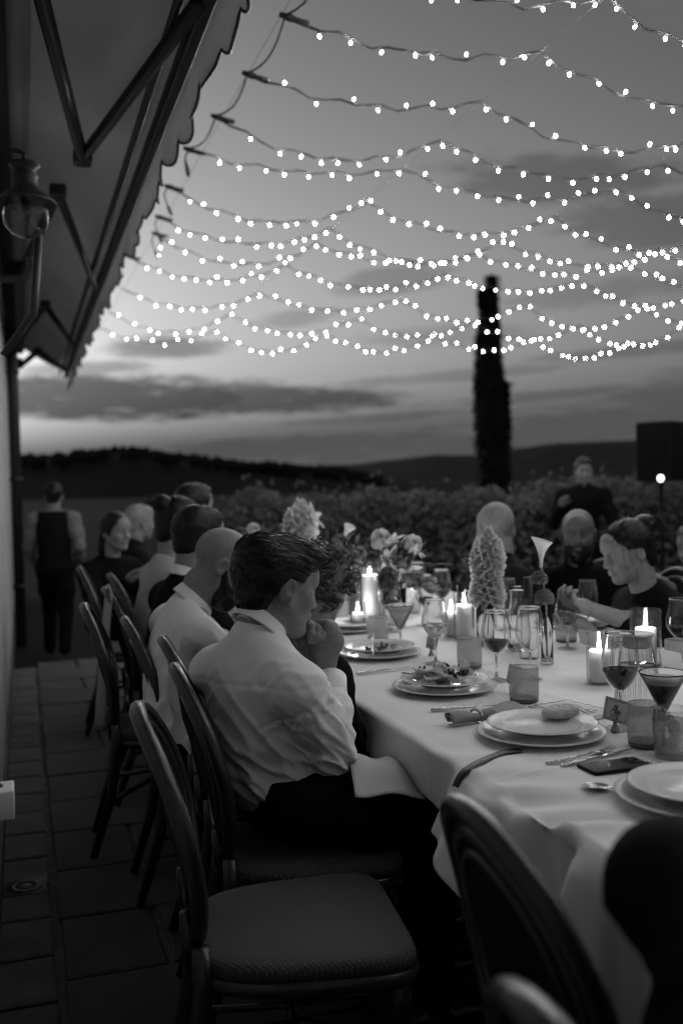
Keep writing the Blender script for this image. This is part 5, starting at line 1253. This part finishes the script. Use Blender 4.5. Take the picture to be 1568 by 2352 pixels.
def beard(parent, org, c, Rm, m, full=1.0, h=.0035):
    T = lambda p: c+Rm@np.array(p, float); s = Sculpt(c-.16, c+.16, h)
    s.ell(T((.037, 0, -.072)), (.064, .064, .066*full), .02, Rm); s.ell(T((.066, 0, -.102)), (.036, .038, .036*full), .02, Rm)
    for y in (-1, 1): s.cone(T((.0, y*.070, -.012)), T((.045, y*.052, -.08)), .014, .022, .02)
    s.cone(T((.092, -.022, -.050)), T((.092, .022, -.050)), .008, .008, .01)
    s.ell(T((.112, 0, -.066)), (.02, .021, .009), .004, Rm, 's')
    def cut(g, F_):
        q = (g-_v(c))@_v(Rm); return np.maximum(F_-.006*(fbm(q*140, 2)-.4), (q[..., 2]+.012-.0-.5*np.maximum(.03-q[..., 0], 0)+np.where(np.abs(q[..., 1]) < .05, np.where(q[..., 0] > .06, .036, 0), 0))*.8)
    s.all(cut); V, Fc = s.vf(); return obj('beard', mkmesh('beard', V-org, Fc), m, parent) if len(V) else None
def collar(parent, org, J, m, axis, r=.060, hgt=.036):
    up = nrm(axis); fw = frame(J)[:, 0]; fw = nrm(fw-up*(fw@up)); le = np.cross(up, fw); b = MB(); c = J['neck']+up*.006+fw*.012
    def fn(u, v):
        a = PI+(u-.5)*2*2.72; front = (1+math.cos(a))/2
        if v < .45: t = v/.45; rr = r+.004; z = hgt*t+(-.004 if t < 1 else 0)
        else: t = (v-.45)/.55; rr = r+.006+.012*t+.008*front*t; z = hgt-(hgt*1.05+.028*front**3)*t
        dz = -.022*front
        return tuple(c-org+(fw*math.cos(a)*1.02+le*math.sin(a)*.97)*rr+up*(z+dz))
    b.grid(fn, 44, 12); return solidify(b.build('collar', m, parent), .0022)
def cuff(parent, org, a, b_, r, m):
    a, b_ = np.array(a)-org, np.array(b_)-org; d = nrm(b_-a)
    return solidify(MB().tube([a, a+(b_-a)*.06, a+(b_-a)*.5, b_], [r*1.06, r*1.09, r*1.04, r*1.06], 24, cap=False).build('cuff', m, parent), .002)
def shoe(parent, org, an, d, m):
    d = np.array([d[0], d[1], 0]); d = nrm(d); s = Sculpt(an+np.array([-.26, -.26, -.13]), an+np.array([.26, .26, .09]), .006); z = max(an[2]-.085, .0)
    s.cone(np.array([an[0], an[1], z+.045])-d*.05, np.array([an[0], an[1], z+.04])+d*.05, .042, .04, .02); s.cone(np.array([an[0], an[1], z+.035])+d*.05, np.array([an[0], an[1], z+.03])+d*.16, .042, .03, .02)
    s.cone(an, np.array([an[0], an[1], z+.05]), .045, .045, .02); s.all(lambda g, F_: np.maximum(F_, z+.004-g[..., 2])); V, Fc = s.vf(); obj('shoe', mkmesh('shoe', V-org, Fc), m, parent)
def person(label, J, head, cloth='shirt', top=None, bottom=None, skin=None, hairstyle='short', hairm=None, h=.009, hh=.004, eyes=False, beardm=None, hands=True, sleeves=True, group=None, custom_hands=None, fold=.007, beardfull=1.0, vest=None, coll=True, sc=1.0, folds_fn=None, wd=1.0, curl=.5, collm=None):
    top = top or M_shirt; bottom = bottom or M_trous; skin = skin or M_skin
    hc, Rm = head; J = {k: np.array(v, float) for k, v in J.items()}
    org = np.array([J['pelvis'][0], J['pelvis'][1], min(J['anL'][2], J['anR'][2])-.085]); parts = []
    allk = ['pelvis', 'neck', 'shL', 'shR', 'elL', 'elR', 'wrL', 'wrR', 'hipL', 'hipR', 'knL', 'knR', 'anL', 'anR']
    # body under the clothes
    lo, hi = bounds(J, allk, .2); s = Sculpt(lo, hi, max(h, .011)); torso(s, J, -.022, .07, wd)
    for a in 'LR':
        s.chain([J['sh'+a], J['el'+a], J['wr'+a]], [.044, .036, .027], .02); s.chain([J['hip'+a], J['kn'+a], J['an'+a]], [.07, .05, .035], .03)
    parts.append(s.vf())
    nk = hc+Rm@np.array([-.03, 0, -.085])*sc
    s = Sculpt(np.minimum(hc-.15, J['neck']-.1), np.maximum(hc+.15, J['neck']+.1), hh); head_ops(s, hc, Rm, sc); s.cone(hc+Rm@np.array([-.02, 0, -.05])*sc, nk, .054*sc, .054*sc, .02); s.cone(nk, J['neck']-np.array([0, 0, .03]), .054*sc, .058*sc, .03)
    parts.append(s.vf())
    if custom_hands: parts += custom_hands()
    elif hands:
        for a, sd in (('L', -1), ('R', 1)):
            d = nrm(J['wr'+a]-J['el'+a]); n_ = np.array(J.get('palm'+a, np.array([0, 0, -1.0])))
            if abs(n_@d) > .9: n_ = n_+np.cross(d, [0, 0, 1])
            s = Sculpt(J['wr'+a]+d*.09-.14, J['wr'+a]+d*.09+.14, max(hh, .004)); hand_ops(s, J['wr'+a], d, n_, sd, curl); s.cone(J['wr'+a]-d*.05, J['wr'+a], .028, .026, .01); parts.append(s.vf())
    V, Fc = join(parts); o = obj('person', mkmesh('person', V-org, Fc), skin, None, org); tag(o, label, 'person', group)
    # upper garment
    lo, hi = bounds(J, ['pelvis', 'neck', 'shL', 'shR', 'elL', 'elR', 'wrL', 'wrR'] if sleeves else ['pelvis', 'neck', 'shL', 'shR'], .2); s = Sculpt(lo, hi, h); torso(s, J, .0, .07, wd)
    if sleeves:
        for a in 'LR':
            d = nrm(J['wr'+a]-J['el'+a]); s.chain([J['sh'+a], J['sh'+a]*.45+J['el'+a]*.55, J['el'+a]], [.064, .060, .052], .04)
            if sleeves == 2: continue
            s.chain([J['el'+a], J['el'+a]*.4+J['wr'+a]*.6, J['wr'+a]-d*.012], [.052, .046, .036], .03)
    else:
        for a in 'LR': s.chain([J['sh'+a], J['sh'+a]*.8+J['el'+a]*.2], [.058, .05], .04)
    Fm = frame(J)
    def disp(g):
        q = (g-_v(J['pelvis']))@_v(Fm); n1 = vnoise(q*np.array([16, 16, 4], np.float32)+q[..., 2:3]*np.array([7, 9, 0], np.float32)); n1 = np.clip(1-np.abs(2*n1-1)*3.2, -.5, 1)
        D = -fold*n1*np.clip((.44-q[..., 2])/.2, .12, 1)
        if sleeves:
            for a in 'LR':
                for p_, q_, am in ((J['sh'+a], J['el'+a], 1.0), (J['el'+a], J['wr'+a], .8)):
                    ax_ = nrm(q_-p_); L_ = np.linalg.norm(q_-p_); e1 = nrm(np.cross(ax_, [.3, .2, 1])); e2 = np.cross(ax_, e1); d = g-_v(p_); t = (d@_v(ax_))/L_; r2 = (d*d).sum(-1)-(t*L_)**2
                    ph = np.arctan2(d@_v(e1), d@_v(e2)); wdw = np.clip(1-np.abs(t-.5)*1.35, 0, 1)*(r2 < .012)
                    n2 = vnoise(np.stack([np.cos(ph)*2.6+t*1.9, np.sin(ph)*2.6-t*1.3, t*2.2+p_[0]*9], -1)); D = D-fold*.9*am*wdw*np.clip(1-np.abs(2*n2-1)*3.5, -.4, 1)
                dv = g-_v(J['el'+a]); r_ = np.sqrt((dv*dv).sum(-1)); ax_ = nrm(J['wr'+a]-J['el'+a]); n3 = vnoise(np.stack([(dv@_v(ax_))*48, dv[..., 2]*14, dv[..., 0]*14], -1)); D = D-fold*1.1*np.exp(-(r_/.085)**2)*np.clip(1-np.abs(2*n3-1)*3.0, -.5, 1)
        if folds_fn is not None: D = D+folds_fn(g)
        return D
    s.near(disp)
    def wr(g, F_):
        return np.maximum(np.maximum(F_, -.105-(g-_v(J['pelvis']))@_v(Fm[:, 2])), ((g-_v(J['neck']))@_v(nrm(hc-J['neck'])))-.012)
    s.all(wr); V, Fc = s.vf(); gar = obj(cloth, mkmesh(cloth, V-org, Fc), top, o)
    if vest is not None:
        s = Sculpt(*bounds(J, ['pelvis', 'neck', 'shL', 'shR'], .2), h); torso(s, J, .009, .07, wd); 
        s.all(lambda g, F_: np.maximum(np.maximum(np.maximum(F_, -.09-((g-_v(J['pelvis']))@_v(Fm))[..., 2]), ((g-_v(J['neck']))@_v(Fm))[..., 2]-.0), np.maximum(.085-np.sqrt(((g-_v(J['shL']))**2).sum(-1)), .085-np.sqrt(((g-_v(J['shR']))**2).sum(-1)))))
        V, Fc = s.vf(); obj('waistcoat', mkmesh('waistcoat', V-org, Fc), vest, o)
    if coll: collar(o, org, J, collm or top, hc+Rm@np.array([-.03, 0, -.06])-J['neck'])
    # trousers
    lo, hi = bounds(J, ['pelvis', 'hipL', 'hipR', 'knL', 'knR', 'anL', 'anR'], .2); s = Sculpt(lo, hi, max(h, .009)); s.ell(J['pelvis']-Fm[:, 2]*.03, (.112, .162, .12), .05, Fm)
    for a in 'LR': s.chain([J['hip'+a], J['hip'+a]*.5+J['kn'+a]*.5, J['kn'+a]], [.092, .086, .070], .05); s.chain([J['kn'+a], J['an'+a]], [.068, .056], .03)
    zp = J['pelvis']+Fm[:, 2]*.05
    s.all(lambda g, F_: np.maximum(F_-.006*(fbm(g*13, 2)-.4), (g-_v(zp))@_v(Fm[:, 2]))); V, Fc = s.vf(); obj('trousers', mkmesh('trousers', V-org, Fc), bottom, o)
    for a in 'LR': shoe(o, org, J['an'+a], J.get('toe', frame(J)[:, 0]), M_shoe)
    if hairstyle: hair(o, org, hc, Rm, hairstyle, hairm or M_hair, sc, max(.003, hh), sum(map(ord, label)) % 50)
    if beardm is not None: beard(o, org, hc, Rm, beardm, beardfull)
    if eyes:
        for y in (-1, 1):
            e = hc+Rm@(np.array([.0765, y*.032, .002])*sc)-org; ey = obj('eye', mkmesh('eye', icoV*.0125*sc, icoF), M_eye, o, e); obj('iris', mkmesh('iris', icoV*.0072*sc, icoF), M_iris, ey, Rm@np.array([.0068, 0, -.001]))
            b = MB().tube([hc-org+Rm@(np.array(p)*sc) for p in ((.088, y*.014, .020), (.091, y*.03, .0265), (.082, y*.046, .022))], [.0035, .004, .002], 6); b.build('eyebrow', hairm or M_hair, o)
    return o
def seated(px, py, d, ang, lean=.1, hyaw=0.0, hpitch=.2, hroll=0.0, arms='table', sc=1.0, low=0.0, hoff=.0):
    # a seated figure whose head centre is seen at (px, py) at depth d, trunk turned to world angle ang
    hc = PD(px, py, d); fw = np.array([math.cos(ang), math.sin(ang), 0]); le = np.array([-fw[1], fw[0], 0]); up = np.array([0, 0, 1.0])
    Rm = rotm(ang+hyaw, hpitch, hroll); nk = hc+Rm@np.array([-.045, 0, -.15])*sc+np.array([0, 0, -.012])
    zs = .56; L = max(nk[2]-zs, .35); pel = np.array([nk[0], nk[1], zs])-fw*math.tan(lean)*L
    upv = nrm(nk-pel); sh = nk-upv*.075
    J = dict(pelvis=pel, neck=nk, shL=sh+le*.175-upv*.02, shR=sh-le*.175-upv*.02, hipL=pel+le*.085-up*.02, hipR=pel-le*.085-up*.02)
    for a, s_ in (('L', 1), ('R', -1)):
        J['kn'+a] = J['hip'+a]+fw*.42-up*.02+le*s_*.03; J['an'+a] = np.array([*(J['kn'+a]+fw*.02)[:2], .09])
        if arms == 'table': J['el'+a] = J['sh'+a]+fw*.17-up*.24+le*s_*.05; J['wr'+a] = J['el'+a]+fw*.21-le*s_*.09+up*max(0.0, .83-(J['el'+a][2]))
        elif arms == 'lap': J['el'+a] = J['sh'+a]+fw*.04-up*.27+le*s_*.05; J['wr'+a] = J['el'+a]+fw*.22-le*s_*.08-up*.03
        elif arms == 'chin': J['el'+a] = J['sh'+a]+fw*.19-up*.20+le*s_*.03; J['wr'+a] = hc+fw*.10-up*.17+le*s_*.03
    return J, (hc, Rm)
# ---- the cast ------------------------------------------------------------
CW, CR_, CU = _fw, _R, _U
# diner in white shirt, hands clasped before the chin
J = dict(pelvis=PD(648, 1795, 2.62), neck=PD(588, 1440, 2.58), shR=PD(688, 1590, 2.46), shL=PD(500, 1545, 2.72), elR=PD(765, 1718, 2.50), wrR=PD(760, 1572, 2.68),
         elL=PD(700, 1690, 2.86), wrL=PD(706, 1560, 2.75), hipR=PD(688, 1850, 2.50), hipL=PD(665, 1825, 2.72), knR=PD(985, 1872, 2.52), knL=PD(960, 1830, 2.76), mid=PD(590, 1680, 2.60))
for a in 'LR': J['an'+a] = np.array([*(J['kn'+a]+np.array([.0, .0, 0]))[:2], .09])
J['toe'] = np.array([1.0, .1, 0])
HC = PD(742, 1494, 2.71)
def clasp():
    q = lambda x, y, z=0.0: HC+CR_*(x-760)*.000182-CU*(y-850)*.000182+CW*z
    s = Sculpt(HC-.14, HC+.14, .0025)
    s.chain([J['wrR'], q(775, 1180), q(770, 1000), q(790, 800, .004)], [.027, .026, .031, .034], .02)
    s.cone(q(770, 900, .004), q(850, 620, .006), .031, .028, .02); s.cone(q(810, 470, .008), q(975, 690, -.002), .0125, .0135, .02); s.cone(q(840, 560, .012), q(900, 760, .0), .026, .026, .02)
    for kx, ky in ((812, 465), (880, 545), (945, 625), (985, 700)): s.ell(q(kx, ky, -.002), (.0148, .0148, .0148), .005)
    s.chain([q(800, 465, .004), q(720, 440, .004), q(640, 470, .012)], [.0105, .0098, .009], .005); s.chain([q(860, 545, .02), q(720, 540, .03), q(640, 590, .04)], [.0105, .0098, .009], .005)
    # fingers of the other hand folded over
    s.chain([q(560, 440, .004), q(585, 480, -.026), q(582, 580, -.036), q(575, 690, -.034)], [.0095, .0108, .0108, .0092], .003)
    s.chain([q(640, 470, .004), q(690, 520, -.022), q(665, 610, -.031), q(640, 705, -.028)], [.0092, .0102, .0100, .0086], .003)
    s.chain([q(720, 560, .0), q(756, 600, -.022), q(728, 655, -.029), q(700, 690, -.028)], [.0085, .0094, .0092, .0082], .003)
    s.chain([q(420, 440, .01), q(470, 395, .0), q(540, 425, -.012)], [.0098, .0102, .0088], .004)
    s.chain([q(430, 550, .0), q(400, 690, .004), q(360, 800, .012), q(400, 960, .018)], [.0095, .0112, .0135, .02], .008)
    s.chain([q(480, 520, .022), q(500, 800, .028), q(470, 1000, .026), q(540, 1230, .03), J['wrL']], [.022, .027, .028, .025, .026], .02)
    return [s.vf()]
def mainfolds(g):
    # blousing over the waistband, drag lines across the back, armhole and yoke seams
    w = g-_v(J['pelvis']+np.array([0, 0, .03])); zz = w[..., 2]; sx = w@_v(CR_)
    D = -.014*np.exp(-((zz+.01)/.045)**2)
    n = vnoise(np.stack([sx*20+zz*26, zz*13-sx*5, zz*0+3.3], -1)); D = D-.009*np.exp(-((zz-.03)/.08)**2)*np.clip(1-np.abs(2*n-1)*3, -.5, 1)
    n = vnoise(np.stack([sx*17+zz*15, zz*4-sx*3, zz*0+8.1], -1)); D = D-.006*np.clip((.34-zz)/.24, 0, 1)*np.clip(1-np.abs(2*n-1)*3.5, -.4, 1)
    d = g-_v(J['shR']); ax_ = _v(nrm(J['elR']-J['shR'])); t = d@ax_+.012*np.sin(d[..., 2]*20); r2 = (d*d).sum(-1)-t*t; D = D+.0045*np.exp(-((t-.018)/.0055)**2)*(r2 < .018)
    n = vnoise(np.stack([(d@_v(CR_))*75, d[..., 2]*75, t*20], -1)); D = D-.004*np.exp(-((t-.035)/.02)**2)*(r2 < .018)*(1-np.abs(2*n-1)*2)
    q = (g-_v(J['neck']))@_v(frame(J)); D = D+.0018*np.exp(-((q[..., 2]+.115+.06*np.abs(q[..., 1]))/.005)**2)*(q[..., 0] < 0)
    return D
HM = PD(637, 1352, 2.62)
RmM = rotm(rad(14), rad(12), rad(-4))
main = person('diner in a white shirt with swept dark hair and clasped hands', J, (HM, RmM), 'shirt', M_shirt, M_trous, M_skin, 'quiff', M_hair, h=.0045, hh=.0026, custom_hands=clasp, fold=.0042, folds_fn=mainfolds, wd=.93, sc=1.04, coll=True, eyes=True)
mo = np.array(main.location)
dc = nrm(J['wrR']-J['elR']); cuff(main, mo, J['wrR']-dc*.055, J['wrR']+dc*.020, .0405, M_shirt); dl = nrm(J['wrL']-J['elL']); cuff(main, mo, J['wrL']-dl*.055, J['wrL']+dl*.016, .0405, M_shirt)
FmM = frame(J); tp = J['neck']+FmM[:, 0]*.075-FmM[:, 2]*.03
MB().tube([tp-mo, tp-mo+FmM[:, 0]*.035-FmM[:, 2]*.05, tp-mo+FmM[:, 0]*.035-FmM[:, 2]*.2], [.02, .018, .032], 10, flat=.35, up=tuple(FmM[:, 0])).build('tie', M_tie, main)
# lap napkin
ln = thing('lap_napkin', 'pale napkin spread across the lap of the clasped-hands diner', 'napkin', PD(880, 1800, 2.42))
o0 = np.array(ln.location); cs = [PD(798, 1738, 2.52)-o0, PD(888, 1742, 2.62)-o0, PD(975, 1822, 2.42)-o0, PD(815, 1828, 2.36)-o0]
def _lp(u, v):
    p = (cs[0]*(1-u)+cs[1]*u)*(1-v)+(cs[3]*(1-u)+cs[2]*u)*v; return tuple(p+np.array([0, 0, .012*math.sin(PI*u)*math.sin(PI*v)+.006*math.sin(u*7+v*4)+.01*math.sin(v*5)*u]))
solidify(MB().grid(_lp, 18, 16).build('folded_cloth', M_pale, ln), .004)
# curly-haired diner next to him
Jc, hc = seated(727, 1350, 3.02, rad(14), .30, .55, .35, arms='lap'); person('curly-haired diner in black bent over the plate', Jc, hc, 'dress_top', M_black, M_trous, M_skin2, 'curly', M_hair2, h=.010, hh=.004)
# bald bearded man in white shirt
Jb, hb = seated(512, 1300, 3.40, rad(10), .10, -.26, .55, arms='chin'); hb = (hb[0], hb[1]); person('bald bearded diner in a white shirt looking down', Jb, hb, 'shirt', M_shirt, M_trous, M_skin, None, None, h=.008, hh=.0035, beardm=M_hair, fold=.009, sc=1.03, wd=1.08)
# waistcoat
Jv, hv = seated(456, 1236, 3.98, rad(14), .14, .25, .15); person('dark-haired diner in black with a white collar showing', Jv, hv, 'jacket', M_black, M_trous, M_skin, 'short', M_hair, h=.011, hh=.005, collm=M_shirt)
Jw, hw_ = seated(414, 1206, 4.60, rad(8), .12, .1, .15); person('dark-haired diner in a pale blouse beyond the white-collared diner', Jw, hw_, 'blouse', M_pale, M_trous, M_skin2, 'bun', M_hair, h=.012, hh=.005, coll=False)
Jx, hx = seated(446, 1166, 5.25, rad(10), .12, .4, .0); person('dark-haired diner sitting tall beyond the pale blouse', Jx, hx, 'jacket', M_navy, M_trous, M_skin, 'short', M_hair, h=.014, hh=.006)
Jf, hf = seated(266, 1222, 6.5, rad(-60), .05, .15, .05); person('dark-haired woman with lit face turned from the far table', Jf, hf, 'dress', M_black, M_trous, M_skin2, 'long', M_hair, h=.014, hh=.006, eyes=True, coll=False)
Jg, hg = seated(322, 1200, 7.2, rad(10), .1, .2, .1); person('fair-haired guest in black beside the lit-faced woman', Jg, hg, 'jacket', M_navy, M_trous, M_skin2, 'short', M_hair3, h=.014, hh=.006)
# shawl over a chair back
sw = thing('shawl', 'pale shawl hanging over the chair of the pale-bloused diner', 'shawl', (.42, 4.6, .5))
def _sw(u, v):
    y = (u-.5)*.34*(1-.35*v); z = .44-.62*v; return (-.06-.05*v+.02*math.sin(u*17)*v, y+.05*v, z+.03*math.sin(PI*u)*(v < .05))
solidify(MB().grid(_sw, 26, 20).build('draped_cloth', M_pale, sw), .004)
# across the table
Jr, hr = seated(1137, 1216, 5.0, rad(165), .38, -1.35, .12, arms='lap'); person('bald guest in a dark suit turned away behind the flower spike', Jr, hr, 'jacket', M_navy, M_trous, M_skin, None, None, h=.010, hh=.004, wd=1.1, sc=1.12)
Jd, hd = seated(1327, 1226, 4.95, rad(215), .15, .40, .06, arms='lap'); person('bearded smiling guest in black facing across the table', Jd, hd, 'shirt', M_black, M_trous, M_skin3, None, M_hair, h=.010, hh=.0035, eyes=True, beardm=M_hair, beardfull=1.15, wd=1.1)
Je, he = seated(1440, 1268, 3.95, rad(178), .40, -.02, .25, arms='table'); Je['wrR'] = PD(1352, 1398, 3.74); Je['elR'] = PD(1440, 1428, 3.80); Je['palmR'] = np.array([-.3, .2, 1.0])
person('woman in a black dress with gathered dark hair looking down', Je, he, 'dress', M_black, M_trous, M_skin2, 'bun', M_hair, h=.009, hh=.0035, sleeves=2, coll=False, eyes=False, curl=1.25, wd=.95, sc=.97)
Jh, hh_ = seated(1600, 1258, 5.1, rad(190), .15, 0, .1); person('guest in a pale top past the woman with gathered hair', Jh, hh_, 'blouse', M_pale, M_trous, M_skin2, 'short', M_hair2, h=.013, hh=.006, coll=False)
# leaning guest in black, close by
Jn = dict(pelvis=np.array([.62, .72, .58]), neck=np.array([.70, .70, 1.06]), shL=np.array([.645, .885, .965]), shR=np.array([.66, .50, .97]), elL=np.array([.80, .96, .74]), elR=np.array([.82, .42, .74]), wrL=np.array([1.03, .86, .82]), wrR=np.array([1.05, .52, .82]), hipL=np.array([.66, .81, .55]), hipR=np.array([.66, .63, .55]), knL=np.array([1.06, .84, .54]), knR=np.array([1.06, .60, .54]), anL=np.array([1.07, .84, .09]), anR=np.array([1.07, .60, .09]))
person('guest in a black jacket seated at the table end, shoulder showing', Jn, (np.array([.76, .70, 1.21]), rotm(0, .3, 0)), 'jacket', M_black, M_trous, M_skin, 'short', M_hair, h=.012, hh=.006, wd=1.05)
# standing figures
def standing(px, ptop, d, ang, Hh, gz, hyaw=0, hpitch=0.0, walk=.0, arms=.1):
    tp = PD(px, ptop, d); x, y = tp[0], tp[1]; fw = np.array([math.cos(ang), math.sin(ang), 0]); le = np.array([-fw[1], fw[0], 0]); up = np.array([0, 0, 1.0]); b0 = np.array([x, y, gz]); k = Hh/1.75
    P_ = lambda f_, l_, z_: b0+(fw*f_+le*l_+up*z_)*k
    J = dict(pelvis=P_(0, 0, .93), neck=P_(.0, 0, 1.48), shL=P_(0, .19, 1.40), shR=P_(0, -.19, 1.40), elL=P_(-.03+arms, .26, 1.13), elR=P_(-.03-arms*.5, -.26, 1.13), wrL=P_(.12+arms, .24, .95), wrR=P_(.1, -.22, .97), hipL=P_(0, .09, .9), hipR=P_(0, -.09, .9),
             knL=P_(.05+walk, .10, .5), knR=P_(.03-walk*.4, -.10, .5), anL=P_(walk*.9, .10, .09), anR=P_(-walk, -.10, .09+walk*.2))
    return J, (P_(.03, 0, 1.63), rotm(ang+hyaw, hpitch, 0))
Jt, ht = standing(122, 1130, 9.4, rad(78), 1.66, GZ, walk=.16); person('waiter in waistcoat and grey sleeves walking away along the wall', Jt, ht, 'shirt', M_dimshirt, M_trous, M_skin, 'short', M_hair, h=.013, hh=.006, vest=M_vest)
Ju, hu = standing(1338, 1055, 9.6, rad(-112), 1.80, GZ, hpitch=.2); Ju['wrR'] = Ju['wrR']+np.array([0, 0, .35]); Ju['wrL'] = Ju['wrL']+np.array([0, 0, .1])
person('man in a black shirt standing behind the hedge-side tables', Ju, hu, 'shirt', M_black, M_trous, M_skin2, 'short', M_hair, h=.013, hh=.006, eyes=True)
